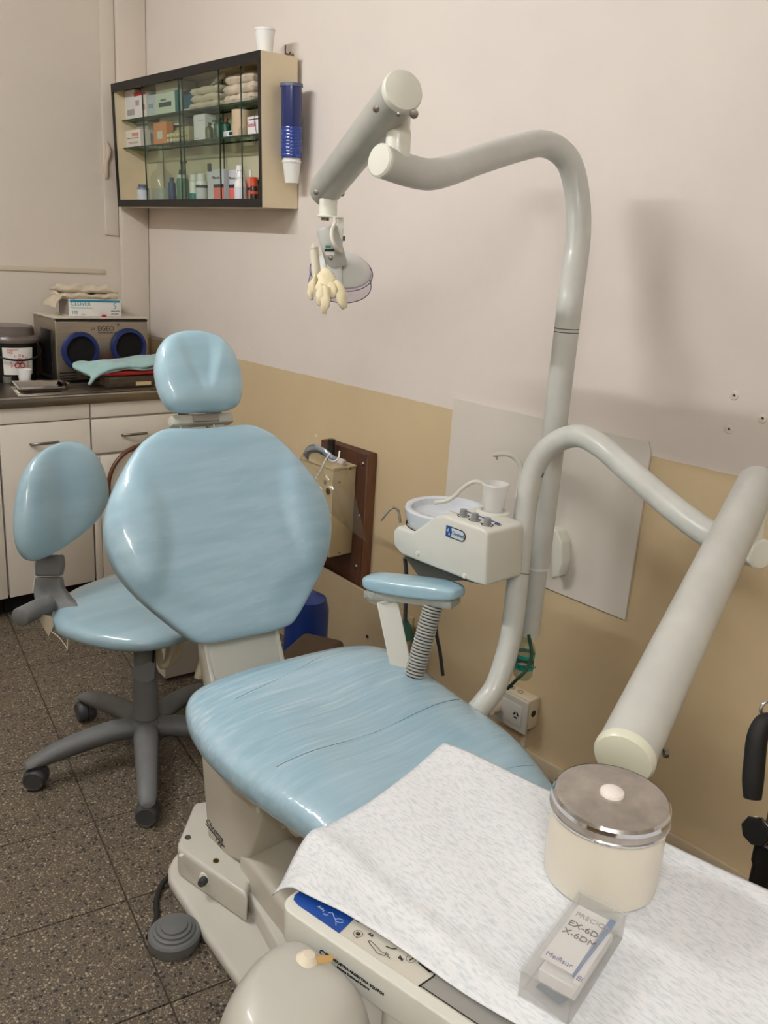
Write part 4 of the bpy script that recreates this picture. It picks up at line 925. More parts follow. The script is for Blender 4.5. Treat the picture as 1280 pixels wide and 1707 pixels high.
# spouts
tube('bowl_spout', [P(805, 850, 2.12), P(808, 815, 2.12), P(801, 805, 2.12), P(787, 804, 2.13), P(770, 815, 2.14), P(758, 827, 2.15), P(744, 835, 2.16), P(724, 838, 2.17)], .0056, mat('spout_white', (206, 204, 194), .3), sp, 12, 6)
tube('cup_filler', [P(862, 830, 2.10), P(868, 795, 2.10), P(868, 778, 2.10), P(860, 765, 2.10), P(845, 757, 2.10), P(822, 758, 2.11)], .0062, mat('spout_white', (206, 204, 194), .3), sp, 12, 6)
tube('filler_nozzle', [P(828, 760, 2.11), P(828, 766, 2.11)], .0022, M_SCREW, sp, 8)
tube('saliva_hook', [P(667, 872, 2.2), P(664, 852, 2.2), P(657, 846, 2.2), P(649, 850, 2.2), P(634, 868, 2.2)], .0035, mat('saliva_tube', (132, 126, 112), .3), sp, 8, 5)
cpo = onz(822, 853, kt+.001)
lathe('cup_ring', [(.028, .0), (.031, .006), (.036, .007), (.041, .004), (.042, 0)], M_WHITE, sp, frame(cpo+V(0, 0, -.0012)), 32)
cup('plastic_cup', cpo+V(0, 0, .0005), 1.0, 'translucent plastic cup standing in the ring beside the spittoon bowl', m=mat('cup_translucent', (246, 246, 244), .3, alpha=.5))
# hoses dropping behind the armrest
tube('drain_hose', [P(675, 930, 2.22), P(677, 960, 2.24), P(675, 1040, 2.26), P(670, 1100, 2.3)], .0055, M_GREYD, sp, 10, 5)
tube('drain_hose', [P(728, 990, 2.16), P(727, 1050, 2.2), P(733, 1085, 2.25), P(738, 1125, 2.3)], .0048, M_GREYD, sp, 10, 5)

# ================================================================== TREATMENT LAMP
lm = empty('treatment_lamp', P(880, 1058, 2.1), 'white treatment lamp on a tall bent pole with a small round head', 'dental lamp')
pt = P(943, 560, 2.05); pxy = (pt.x, pt.y)
def pole_at(py):   # point of the vertical pole axis seen at image row py
    lo, hi = .3, 2.1
    for _ in range(40):
        z = (lo+hi)/2; v = V(pxy[0], pxy[1], z)-CAM; y = 853.5-F_PX*v.dot(UP)/v.dot(fwd)
        if y > py: lo = z
        else: hi = z
    return V(pxy[0], pxy[1], lo)
LR = .0295
low, ring2, ring1, top = pole_at(1058), pole_at(945), pole_at(548), pole_at(430)
tube('lower_pole', [low, ring2], LR*.86, M_TUBE, lm, 28); tube('pole', [ring2, ring1], LR, M_TUBE, lm, 28)
lathe('pole_collar', [(LR*.8, -.004), (LR*1.04, -.003), (LR*1.04, .003), (LR*.8, .004)], M_CAP, lm, frame(ring2), 28)
lathe('pole_joint', [(LR*.9, -.0012), (LR*1.005, -.001), (LR*1.005, .001), (LR*.9, .0012)], M_GREYD, lm, frame(ring1), 28)
lathe('pole_joint', [(LR*.9, -.0012), (LR*1.005, -.001), (LR*1.005, .001), (LR*.9, .0012)], M_GREYD, lm, frame(ring1+V(0, 0, -.008)), 28)
armp = [ring1+V(0, 0, .002), pole_at(500), P(958, 445, 2.05), P(964, 390, 2.05), P(963, 335, 2.045)]
for (px, py), d in zip(((953, 282), (935, 254), (906, 240), (870, 245), (800, 266), (752, 283), (716, 291), (680, 284), (634, 268)), (2.03, 2.01, 1.98, 1.93, 1.82, 1.74, 1.68, 1.63, 1.575)): armp.append(P(px, py, d))
tube('swan_neck', armp, LR, M_TUBE, lm, 28, 8)
ed = (armp[-1]-armp[-2]).normalized()
lathe('end_cap', [(0, .006), (LR*.9, .005), (LR*1.03, .002), (LR*1.03, -.004)], M_CAP, lm, zframe(armp[-1], ed), 32)
jb, jt = P(662, 262, 1.60), P(657, 190, 1.5)
jd = V(0, 0, 1); jt = V(jb.x, jb.y, jb.z+.085)
lathe('swivel', [(0, 0), (.0235, 0), (.0235, .042), (.0205, .050), (.0200, .085), (0, .085)], M_CAP, lm, frame(jb), 28)
u0, u1 = P(671, 152, 1.50), P(541, 318, 1.96)
ud = (u1-u0).normalized(); UR = .0362
tube('spring_arm', [u0, u1, u1+ud*.012, u1+ud*.02], [UR, UR, UR*.85, UR*.45], mat('arm_enamel', (186, 187, 180), .42, coat=.15, var=.08, var_scale=14), lm, 32)
lathe('end_cap', [(0, .012), (UR*.55, .011), (UR*.95, .006), (UR*1.03, .0), (UR*1.03, -.006)], M_CAP, lm, zframe(u0, -ud), 36)
def sc(px, py, d, r=.006):
    c = P(px, py, d); lathe('arm_screw', [(0, 0), (r, 0), (r*.9, .004), (0, .005)], M_SCREW, lm, zframe(c, CAM-c), 12)
sc(627, 182, 1.49); sc(690, 190, 1.50, .008); sc(664, 191, 1.475, .004); sc(527, 321, 1.90); sc(570, 323, 1.92)
# lamp head hanging from the far end
hb = P(548, 328, 1.93)
lathe('neck', [(0, 0), (.0205, 0), (.0205, -.052), (0, -.052)], M_CAP, lm, frame(P(548, 322, 1.93)), 28)
pl0 = P(548, 361, 1.93)
hx = RT.copy(); hx.z = 0; hx.normalize(); hy = V(0, 0, 1).cross(hx)
HMm = frame(pl0, hx, hy, (0, 0, 1))
box('yoke_plate', (-.024, -.02, -.003), (.03, .02, .002), M_CAP, lm, .001, 1, HMm)
prism('yoke_cheek', [(-.014, .0), (.014, .0), (.014, -.045), (.010, -.055), (0, -.058), (-.010, -.055), (-.014, -.045)], .022, .034, M_CAP, lm, .001, 1, HMm @ frame((0, 0, 0), (0, 1, 0), (0, 0, 1), (1, 0, 0)))
lathe('yoke_nut', [(0, 0), (.006, 0), (.006, .005), (0, .005)], M_SCREW, lm, HMm @ zframe((.034, 0, -.045), (1, 0, 0)), 6)
lathe('yoke_bolt', [(0, 0), (.009, 0), (.009, -.006), (0, -.006)], M_SCREW, lm, HMm @ Matrix.Translation((-.008, 0, -.003)), 16)
c0, c1 = P(545, 382, 1.93), P(560, 436, 1.95)
cdv = (c1-c0).normalized()
CM = zframe(c0, cdv)
lathe('head_body', [(0, -.004), (.022, -.004), (.0245, 0), (.0245, .078), (.02, .086), (0, .087)], mat('head_grey', (186, 188, 184), .35), lm, CM, 32)
q = P(546, 412, 1.90); tcp = P(547, 417, 1.90)
for (px, py), w_, h_, m in (((547, 411), .012, .006, mat('sticker_green', (40, 130, 120), .5)), ((549, 417), .022, .006, M_INK), ((550, 423), .020, .006, M_PAPER)):
    c = P(px, py, 1.903); nn = (CAM-c).normalized(); rx = (RT-nn*RT.dot(nn)).normalized(); uy = nn.cross(rx)
    box('rating_sticker', (-w_/2, -h_/2, -.001), (w_/2, h_/2, .0004), m, lm, 0, 1, frame(c, rx, uy, nn))
c = P(551, 430, 1.905); lathe('head_screw', [(0, 0), (.005, 0), (.004, .003), (0, .004)], M_SCREW, lm, zframe(c, CAM-c), 12)
tube('head_cable', [P(558, 362, 1.90), P(558, 372, 1.90), P(553, 385, 1.885), P(554, 400, 1.88), P(560, 412, 1.885), P(568, 420, 1.91)], .0042, mat('cable_cream', (226, 222, 208), .45), lm, 10, 5)
dcen = P(569, 452, 2.0); dn = (V(0, 0, -.75)+fwd*.65-RT*.10).normalized()   # lamp looks down and away from us
DMm = zframe(dcen, dn)
lathe('reflector', [(0, -.028), (.045, -.024), (.066, -.010), (.070, .0), (.067, .002), (.05, -.012), (0, -.02)], mat('reflector_white', (214, 216, 214), .3, coat=.3), lm, DMm, 48)
M_SHLD = film_mat('lamp_shield', (226, 222, 232), .08, .06)
lathe('clear_shield', [(.071, -.006), (.0735, .0), (.0735, .035)], M_SHLD, lm, DMm, 48)
for z in (.002, .034): lathe('shield_edge', [(.0728, z), (.0745, z-.0008), (.0745, z+.0012), (.0728, z+.0014)], mat('shield_violet', (92, 84, 132), .3), lm, DMm, 48)
lathe('bulb_block', [(0, -.018), (.016, -.018), (.014, .03), (0, .032)], M_GREY, lm, DMm, 16)
# handle sticking up with the glove pulled over it
g0, g1 = P(523, 412, 1.93), P(531, 490, 1.95)
tube('grip', [g0, g0+(g1-g0)*.03, g1], [.0085, .0095, .0105], mat('grip_cream', (222, 216, 198), .45), lm, 18)
lathe('grip_rim', [(.006, 0), (.0100, .0), (.0105, .003), (.0095, .006)], mat('grip_cream', (222, 216, 198), .45), lm, zframe(g0, g1-g0), 18)
prism('grip_tip', [(-.007, 0), (.006, 0), (-.001, .014)], -.004, .004, mat('grip_cream', (222, 216, 198), .45), lm, .002, 2, frame(g0+V(0, 0, -.002), RT, UP, -fwd))
prism('head_arm', [(-.016, 0), (.016, 0), (.020, -.055), (-.018, -.055)], -.008, .008, mat('head_grey', (186, 188, 184), .35), lm, .003, 2, frame(P(557, 436, 1.945), RT, UP, -fwd))
# latex glove: cuff, palm and five limp fingers
gl = empty('latex_glove', P(548, 480, 1.90), 'limp cream latex glove draped over the lamp handle', 'glove')
def limp(pts, rs, flat, d=1.905):
    path = spline([P(x, y, dd) for x, y, dd in pts], 6); rr = [q.x for q in spline([(r, 0, 0) for r in rs], 6)]
    vs, fs = tube_geo(path, rr, 14)
    out = []
    for i, v in enumerate(vs):
        c = path[i//14]; o = v-c; o = o-fwd*o.dot(fwd)*flat; k = i % 14; c = c-fwd*.003*math.sin(k*.9+i*.03)
        out.append(c+o*(1+.20*math.sin(1.35*k+i*.045)))
    return mk('finger', out, fs, M_LATEX, gl, 80)
g_ = limp([(540, 448, 1.915), (542, 460, 1.905), (544, 474, 1.90), (546, 490, 1.90), (546, 498, 1.90)], [.006, .017, .022, .022, .012], .55); g_.name = 'palm'
limp([(530, 458, 1.91), (523, 470, 1.905), (519, 480, 1.905), (518, 490, 1.905), (518, 500, 1.905)], [.006, .008, .008, .007, .004], .4)
limp([(537, 476, 1.89), (535, 492, 1.885), (533, 503, 1.885), (535, 509, 1.89)], [.011, .010, .008, .004], .4)
limp([(545, 480, 1.885), (543, 498, 1.88), (541, 513, 1.88), (540, 523, 1.885)], [.012, .010, .0085, .004], .4)
limp([(552, 474, 1.89), (555, 486, 1.885), (552, 495, 1.885)], [.010, .009, .005], .4)
limp([(560, 470, 1.89), (567, 488, 1.885), (571, 504, 1.885), (573, 514, 1.89)], [.009, .0115, .010, .006], .4)

# ================================================================== INSTRUMENT TABLE (delivery unit)
it = empty('instrument_table', P(800, 1180, 2.05), 'white swinging instrument table with jointed arms and a control panel', 'instrument table')
TR = .0262
tpts = [((790, 1190), 2.02), ((806, 1172), 2.03), ((826, 1144), 2.04), ((843, 1095), 2.05), ((853, 1050), 2.055), ((861, 985), 2.055), ((867, 925), 2.055), ((872, 880), 2.055), ((878, 835), 2.05), ((887, 790), 2.04), ((905, 756), 2.02), ((935, 733), 1.99), ((968, 727), 1.95), ((1002, 744), 1.90), ((1035, 772), 1.85), ((1111, 838), 1.72), ((1160, 876), 1.65), ((1192, 896), 1.61), ((1230, 912), 1.55), ((1268, 924), 1.50)]
tp_ = [P(x, y, d) for (x, y), d in tpts]
tube('support_tube', tp_, TR, M_TUBE, it, 28, 6)
lathe('tube_joint', [(TR*.9, -.001), (TR*1.006, -.0008), (TR*1.006, .0008), (TR*.9, .001)], M_GREYD, it, zframe(P(864, 955, 2.055), tp_[6]-tp_[5]), 28)
lathe('end_cap', [(0, .005), (TR*.9, .004), (TR*1.04, .001), (TR*1.04, -.005)], M_CAP, it, zframe(tp_[-1], tp_[-1]-tp_[-2]), 28)
tube('joint_screw', [P(906, 788, 1.985), P(903, 796, 1.985)], .002, M_GREYD, it, 6)
A0, A1 = P(1040, 1262, .985), P(1262, 806, 1.56); adv = (A1-A0).normalized(); ARr = .0345
tube('spring_arm', [A0, A1, A1+adv*.012, A1+adv*.022], [ARr, ARr, ARr*.85, ARr*.4], M_TUBE, it, 36)
lathe('end_cap', [(0, .009), (ARr*.6, .0085), (ARr*.96, .005), (ARr*1.04, 0), (ARr*1.04, -.006)], mat('cap_yellowed', (228, 229, 210), .35, coat=.2), it, zframe(A0, -adv), 36)
tube('upper_swivel', [tp_[-1]+(tp_[-2]-tp_[-1]).normalized()*.03, tp_[-1]+(tp_[-2]-tp_[-1]).normalized()*.03+V(0, 0, .10)], .021, M_CAP, it, 24)
c = P(1106, 1256, 1.0); lathe('arm_screw', [(0, 0), (.0055, 0), (.005, .005), (0, .006)], M_SCREW, it, zframe(c, RT), 12)
# post from the arm down to the console
pd = A0+adv*.05
lathe('lower_swivel', [(0, 0), (.022, 0), (.022, -.10), (0, -.10)], M_CAP, it, frame((pd.x, pd.y, pd.z-.02)), 24)
ZTab = .962
K = 1.08
tA = V(.392, .516, 0); e1 = V(.970, .243, 0).normalized(); ly_ = V(-e1.y, e1.x, 0)+e1*.065; ly_.normalize(); e1 = V(ly_.y, -ly_.x, 0); e2 = -ly_     # e1 towards the wall, e2 towards us
TMx = frame((tA.x, tA.y, ZTab), e1, ly_, (0, 0, 1))     # local x: to the wall, local y: away from us, z up
TW_, TLn = .285, .62
def rr(x0, x1, y0, y1, r, n=6):
    out = []
    for cx, cy, a0 in ((x1-r, y1-r, 0), (x0+r, y1-r, PI/2), (x0+r, y0+r, PI), (x1-r, y0+r, 1.5*PI)):
        for i in range(n+1): a = a0+PI/2*i/n; out.append((cx+r*math.cos(a), cy+r*math.sin(a)))
    return out
prism('console', rr(-.030, TW_-.012, -TLn, -.010, .014), -.038, -.004, M_WHITE, it, .010, 4, TMx)
box('bracket', (TW_-.05, -.186, -.062), (TW_+.10, -.156, -.037), M_COVER, it, .006, 2, TMx)
# printed control strip on the near long edge of the console top
strip = [(-.041, .004), (-.041, -TLn+.03), (.10, -TLn+.03), (.10, .004)]
TMs = TMx @ Matrix(((.5, 0, 0, -.0005), (0, .52, 0, -.018), (0, 0, 1, 0), (0, 0, 0, 1)))     # layout of the print on the strip
prism('control_film', [(-.0195, -.028), (-.017, -.021), (-.012, -.018), (.10, -.018), (.10, -TLn+.03), (-.0205, -TLn+.03)], -.0045, -.0032, mat('control_film', (206, 202, 190), .35), it, 0, 1, TMx)
cp = bpy.data.objects['control_film']
prism('blue_field', [(-.038, -.012), (-.034, .002), (-.026, .007), (.06, .007), (.06, -.098), (-.039, -.104)], -.0034, -.0026, mat('film_blue', (26, 70, 150), .35), cp, 0, 1, TMs)
prism('grey_field', [(-.036, -.262), (-.005, -.268), (.06, -.25), (.06, -TLn+.04), (-.036, -TLn+.04)], -.0034, -.0026, mat('film_grey', (150, 148, 144), .4), cp, 0, 1, TMs)
def line(name, pts, w_, m, par, z=-.0024):
    for i in range(len(pts)-1):
        a, b2 = Vector((*pts[i], 0)), Vector((*pts[i+1], 0)); d = (b2-a); L = d.length; d.normalize(); n_ = V(-d.y, d.x, 0)*w_/2
        yield [a+n_, b2+n_, b2-n_, a-n_]
def drawing(pts, w_, m, name='printed_mark', z=-.0024):
    vs, fs = [], []
    for q in line(name, pts, w_, m, cp):
        k = len(vs); vs += [TMs @ Vector((v.x, v.y, z)) for v in q]; fs.append((k, k+1, k+2, k+3))
    return mk(name, vs, fs, m, cp, 0)
def circ(cx, cy, r, n=20, a0=0, a1=2*PI): return [(cx+r*math.cos(a0+(a1-a0)*i/n), cy+r*math.sin(a0+(a1-a0)*i/n)) for i in range(n+1)]
M_WINK = mat('white_print', (196, 208, 224), .5)
drawing([(-.040, -.262), (-.008, -.268), (.06, -.25)], .003, M_INK); drawing([(-.037, -.262), (-.037, -.5)], .0022, M_INK); drawing([(.01, -.264), (-.004, -.26), (.0, -.235)], .006, M_INK)
drawing(circ(-.020, -.128, .0075), .0008, M_INK); drawing(circ(-.020, -.128, .0024), .003, M_INK); drawing([(-.028, -.130), (-.0275, -.133)], .002, M_REDP)
drawing(circ(-.004, -.222, .0075), .0008, M_INK); drawing([(-.008, -.222), (0, -.224)], .0022, M_INK); drawing(circ(.004, -.219, .001), .0018, M_REDP)
drawing(circ(.016, -.175, .026, 10, PI*1.02, PI*1.25), .0022, M_INK); drawing(circ(.014, -.172, .026, 10, PI*1.45, PI*1.66), .006, M_INK)
drawing([(-.020, -.150), (-.018, -.153), (-.020, -.165), (-.024, -.178), (-.023, -.186), (-.027, -.188), (-.031, -.176), (-.027, -.165), (-.023, -.153), (-.020, -.150)], .0011, M_INK)
drawing([(-.023, -.186), (-.026, -.197)], .0012, M_INK); drawing([(-.020, -.184), (-.022, -.192)], .0012, M_INK)
drawing(circ(.004, -.110, .004), .0016, M_INK)
drawing([(-.018, -.062), (-.013, -.068), (-.018, -.074), (-.021, -.080), (-.024, -.084), (-.022, -.090), (-.017, -.094)], .0011, M_WINK); drawing([(-.021, -.080), (-.016, -.084), (-.013, -.092)], .0011, M_WINK); drawing([(-.024, -.084), (-.031, -.090)], .0011, M_WINK)
drawing(circ(-.020, -.060, .004, 6, PI*.8, PI*1.4), .0006, M_WINK); drawing(circ(-.020, -.060, .006, 6, PI*.8, PI*1.4), .0006, M_WINK)
for s, u, v in (('Sil', -.008, -.018), ('Aux', -.020, -.040), ('1', -.023, -.052)): text(s, .0036, TMs @ Vector((u, v, -.0024)), -TMx.col[1].xyz, TMx.col[0].xyz, M_WINK, cp)
for s, u, v in (('Alt', -.010, -.140), ('Baj', -.016, -.205)): text(s, .004, TMs @ Vector((u, v, -.0024)), -TMx.col[1].xyz, TMx.col[0].xyz, M_INK, cp)
drawing([(.008, -.045), (.004, -.05), (-.001, -.045)], .004, mat('cream_print', (214, 206, 186), .5))
# side lettering of the console (on the near vertical face)
sr = -TMx.col[1].xyz.normalized()
for s, y, z, sz in (('INDUSTRIA ARGENTINA EQUIPOS', -.074, -.0215, .0036), ('Sistema Denimed Rosario', -.080, -.0260, .0033)): text(s, sz, TMx @ Vector((-.0304, y, z)), sr, V(0, 0, 1), M_INK, it)
text('CE', .009, TMx @ Vector((-.0304, -.060, -.025)), sr, V(0, 0, 1), M_INK, it)
# round housing below the console, near end
cushion('handpiece_housing', [(-.030, -.022), (-.030, -.06), (-.040, -.105), (-.075, -.128), (-.12, -.130), (-.155, -.105), (-.165, -.06), (-.13, -.02), (-.08, -.002), (-.045, -.006)], .23, TMx @ Matrix.Translation((.002, -.020, -.112)), mat('pod_grey', (188, 186, 178), .4, coat=.2), it, None, 28, 100, 3.6)
box('underbody', (-.026, -TLn+.02, -.13), (TW_-.03, -.12, -.036), M_BASE, it, .012, 3, TMx)
# scrap of broken beige plastic resting there
# paper bib over the tray
def bib():
    vs, fs = [], []; nx, ny = 60, 110; x0, x1, y0, y1 = -.013, TW_-.003, -TLn+.01, .024
    for i in range(nx+1):
        for j in range(ny+1):
            u = x0+(x1-x0)*i/nx; v = y0+(y1-y0)*j/ny
            cut = -.012+.008*smooth01(.0, -.07, v)+.0015*math.sin(v*40)      # the near edge lies a little crooked
            uu = cut+(u-x0)*(x1-cut)/(x1-x0)
            z = .0022+.001*math.sin(uu*22+v*9)+.001*math.sin(uu*50-v*31)
            z += .004*math.exp(-((uu-.05-.15*v)/.012)**2)
            if v > -.012: k = (v+.012)/.036; z -= (.003+.020*(1-smooth01(-.012, .055, uu)))*k**1.6; v2 = v+.004*math.sin(uu*24+1)*k-.012*k*(1-smooth01(-.012, .05, uu))
            else: v2 = v
            if uu > TW_-.01: z -= .012*((uu-TW_+.01)/.022)**2
            z += .004*math.exp(-((v+.02)/.018)**2)*math.exp(-((uu-.05)/.05)**2)
            vs.append(TMx @ Vector((uu, v2, z)))
    for i in range(nx):
        for j in range(ny): a = i*(ny+1)+j; fs.append((a, a+1, a+ny+2, a+ny+1))
    return vs, fs
mb = bpy.data.materials.new('bib_paper'); mb.use_nodes = True; nt = mb.node_tree; b = nt.nodes['Principled BSDF']
b.inputs['Roughness'].default_value = .85; b.inputs['Base Color'].default_value = lin((235, 232, 230))
geo = nt.nodes.new('ShaderNodeNewGeometry'); mp = nt.nodes.new('ShaderNodeMapping'); mp.inputs['Rotation'].default_value = (0, 0, math.radians(-14)); mp.inputs['Scale'].default_value = (520, 130, 130)
nt.links.new(geo.outputs['Position'], mp.inputs[0]); n = nt.nodes.new('ShaderNodeTexNoise'); n.inputs['Scale'].default_value = 1; n.inputs['Detail'].default_value = 3; nt.links.new(mp.outputs[0], n.inputs['Vector'])
r = nt.nodes.new('ShaderNodeValToRGB'); r.color_ramp.elements[0].position = .25; r.color_ramp.elements[0].color = lin((202, 209, 218)); r.color_ramp.elements[1].position = .55; r.color_ramp.elements[1].color = lin((232, 234, 238))
nt.links.new(n.outputs['Fac'], r.inputs[0]); nt.links.new(r.outputs[0], b.inputs['Base Color'])
bpn = nt.nodes.new('ShaderNodeBump'); bpn.inputs['Strength'].default_value = .35; bpn.inputs['Distance'].default_value = .001; nt.links.new(n.outputs['Fac'], bpn.inputs['Height']); nt.links.new(bpn.outputs[0], b.inputs['Normal'])
vs, fs = bib(); pb_ = mk('paper_bib', vs, fs, mb, None, 80); sm = pb_.modifiers.new('thick', 'SOLIDIFY'); sm.thickness = .0012; sm.offset = 1
tag(pb_, 'white embossed paper bib spread over the instrument table', 'paper bib')
ZB = ZTab+.0048
# cotton jar
jc = onz(998, 1460, ZB); jar = empty('cotton_jar', jc, 'cream round jar with a dull steel lid on the paper bib', 'jar')
M_JAR = mat('jar_cream', (222, 216, 202), .35, coat=.2, sss=.2, var=.03)
lathe('body', [(0, 0), (.047, 0), (.0505, .004), (.0515, .03), (.0505, .070), (.049, .076), (0, .076)], M_JAR, jar, frame(jc), 56)
ld = lathe('lid', [(.0515, .071), (.0525, .072), (.0525, .081), (.0505, .0855), (.046, .0875), (0, .088)], mat('dull_steel', (206, 200, 194), .5, metal=1., var=.2, var_scale=50), jar, frame(jc), 56)
lathe('lid_lip', [(.0518, .0705), (.0533, .071), (.0534, .0728), (.0525, .0738)], M_CHROME, ld, frame(jc), 56)
lathe('lid_edge', [(.0526, .080), (.0522, .0838), (.0500, .0862)], M_CHROME, ld, frame(jc), 56)
lathe('cotton_tuft', [(0, .0875), (.011, .0875), (.0105, .0905), (.007, .093), (0, .094)], mat('cotton', (240, 232, 228), .9), ld, frame(jc), 18)
# small hinged clear box with a folded leaflet
ba, bb_, bc_, bd_ = [onz(*q, ZB+.019) for q in ((862, 1628), (963, 1492), (1045, 1535), (945, 1690))]
l_ = (bb_-ba); w2 = (bd_-ba); lx = l_.normalized(); wy = (w2-lx*w2.dot(lx)).normalized()
if lx.cross(wy).z < 0: org = ba+wy*w2.dot(wy); wy = -wy
else: org = ba
LB, WB_ = l_.length*.97, abs(w2.dot(wy))*.95
org.z = ZB+.0012; XB = frame(org, lx, wy, (0, 0, 1))
cbx = empty('clear_box', org, 'frosted clear plastic box holding a folded leaflet, beside the cream jar', 'plastic box')
HB = .024
M_FROST = film_mat('frosted_plastic', (253, 253, 253), .03, .2)
for nm, lo, hi in (('bottom', (0, 0, 0), (LB, WB_, .0015)), ('side', (0, 0, 0), (LB, .0015, HB)), ('side', (0, WB_-.0015, 0), (LB, WB_, HB)), ('end', (0, 0, 0), (.0015, WB_, HB)), ('end', (LB-.0015, 0, 0), (LB, WB_, HB)), ('lid', (-.001, -.001, HB), (LB+.001, WB_+.001, HB+.0015))):
    box(nm, lo, hi, M_FROST, cbx, .0003, 1, XB)
le = empty('leaflet', XB @ Vector((LB*.5, WB_*.5, .002)), 'white and blue folded product leaflet inside the clear box', 'leaflet')
M_LBL = mat('leaflet_blue', (74, 118, 176), .5); M_LP = mat('leaflet_white', (244, 241, 240), .6)
box('page', (LB*.24, WB_*.26, HB-.004), (LB*.90, WB_*.90, HB-.0032), M_LP, le, 0, 1, XB)
box('under_page', (LB*.18, WB_*.10, .004), (LB*.88, WB_*.84, HB-.008), M_LP, le, .001, 1, XB)
prism('blue_wedge', [(LB*.22, WB_*.22), (LB*.88, WB_*.12), (LB*.90, WB_*.20), (LB*.24, WB_*.26)], HB-.0046, HB-.0034, M_LBL, le, 0, 1, XB)
box('blue_block', (LB*.80, WB_*.12, HB-.0044), (LB*.92, WB_*.24, HB-.003), M_LBL, le, 0, 1, XB)
box('page_corner', (LB*.18, WB_*.08, HB-.0050), (LB*.80, WB_*.20, HB-.0042), M_LP, le, 0, 1, XB)
prism('shaded_flap', [(LB*.10, WB_*.30), (LB*.22, WB_*.16), (LB*.24, WB_*.78), (LB*.13, WB_*.80)], .003, .0036, mat('leaflet_shade', (96, 112, 132), .6), le, 0, 1, XB)  # shaded inside of the leaflet, its shade put into the colour
ty = -XB.col[1].xyz; tu_ = XB.col[0].xyz
text('PRECIONE', .0075, XB @ Vector((LB*.78, WB_*.84, HB-.003)), ty, tu_, mat('grey_print', (150, 150, 156), .6), le)
text('EX-6D', .0092, XB @ Vector((LB*.66, WB_*.86, HB-.003)), ty, tu_, M_INK, le)
text('X-6DM', .0092, XB @ Vector((LB*.56, WB_*.86, HB-.003)), ty, tu_, M_INK, le)
text('Meifisur', .0068, XB @ Vector((LB*.28, WB_*.86, HB-.003)), ty, tu_, mat('violet_print', (96, 100, 160), .6), le)
text('El', .007, XB @ Vector((LB*.22, WB_*.18, HB-.004)), ty, tu_, mat('violet_print', (96, 100, 160), .6), le)

# ================================================================== ASSISTANT STOOL
SC = V(1.045, 2.135, 0)
st = empty('operator_stool', SC, 'five legged swivel stool with pale blue seat and grey base on castors', 'stool')
for k in range(5):
    a = math.radians(28+72*k); d = V(math.cos(a), math.sin(a), 0); s = V(-d.y, d.x, 0)
    # leg: tapering arched beam
    prof = [(.025, .112, .036, .036), (.10, .118, .036, .038), (.18, .110, .033, .038), (.26, .096, .029, .034), (.315, .082, .026, .024), (.345, .072, .018, .011)]
    vs, fs = [], []; N = 12
    pr = spline([(q[0], q[1], q[2]) for q in prof], 4); ph = spline([(q[3], 0, 0) for q in prof], 4)
    for q, hh_ in zip(pr, ph):
        c = SC+d*q.x+V(0, 0, q.y)
        for i in range(N): b_ = 2*PI*i/N; vs.append(c+s*q.z*math.cos(b_)*(1 if math.sin(b_) > -.1 else .8)+V(0, 0, hh_.x*math.sin(b_)*(.75 if math.sin(b_) > 0 else .9)))
    for i in range(len(pr)-1):
        for j in range(N): a_ = i*N+j; b_ = i*N+(j+1) % N; fs.append((a_, b_, b_+N, a_+N))
    fs.append(tuple(range(N))); fs.append(tuple(range((len(pr)-1)*N, len(pr)*N)))
    leg = mk('leg', vs, fs, M_GREY, st, 60)
    cc = SC+d*.318+V(0, 0, .033); ax = (s*.9+d*.25).normalized() if k not in (2, 3) else (-CAM*0+V(-.62, -.78, 0)).normalized()
    ca = lathe('castor', [(0, -.029), (.021, -.029), (.030, -.025), (.033, -.015), (.033, -.002), (.028, 0), (.033, .002), (.033, .015), (.030, .025), (.026, .029), (.024, .0275), (0, .028)], M_GREYD, leg, zframe(cc, ax), 32)
    tube('castor_stem', [cc+V(0, 0, .02), cc+V(0, 0, .045)], .008, M_BLACK, leg, 10)
lathe('hub', [(0, .07), (.05, .07), (.056, .10), (.056, .125), (.050, .137), (.040, .140), (0, .14)], M_GREY, st, frame(SC), 36)
lathe('column', [(.037, .138), (.040, .146), (.038, .152), (.0365, .29), (.032, .30), (.031, .43)], M_GREY, st, frame(SC), 36)
prism('column_shroud', [(-.034, .0), (-.030, -.028), (-.010, -.042), (.015, -.044), (.032, -.032), (.036, .03)], .0, .003, mat('shroud', (112, 114, 118), .45), st, 0, 1, frame(SC+V(-.022, -.032, .318), RT, V(0, 0, 1), (RT.cross(V(0, 0, 1)))))
tube('lever', [SC+V(.03, -.01, .42), P(255, 1104, 2.44)], .004, M_BLACK, st, 8)
M_ST = wrap_mat('wrapped_vinyl_stool', (150, 180, 194), .9, .4, .8, .12, .08)
stc = V(1.065, 2.20, .44)
so = [(x-stc.x, y-stc.y) for x, y in ((.829, 2.255), (.845, 2.165), (.90, 2.065), (.975, 2.0), (1.06, 1.985), (1.17, 2.02), (1.265, 2.13), (1.30, 2.28), (1.25, 2.43), (1.15, 2.505), (1.04, 2.483), (.94, 2.436), (.86, 2.345))]
cushion('seat_cushion', so, .085, frame(stc), M_ST, st, lambda x, y: .010-.02*math.exp(-((x*.6)**2+y*y)/.02), 24, 96, 2.6)
lathe('seat_plate', [(0, 0), (.12, 0), (.12, .02), (0, .02)], M_BLACK, st, frame(V(stc.x, stc.y, .405)), 24)
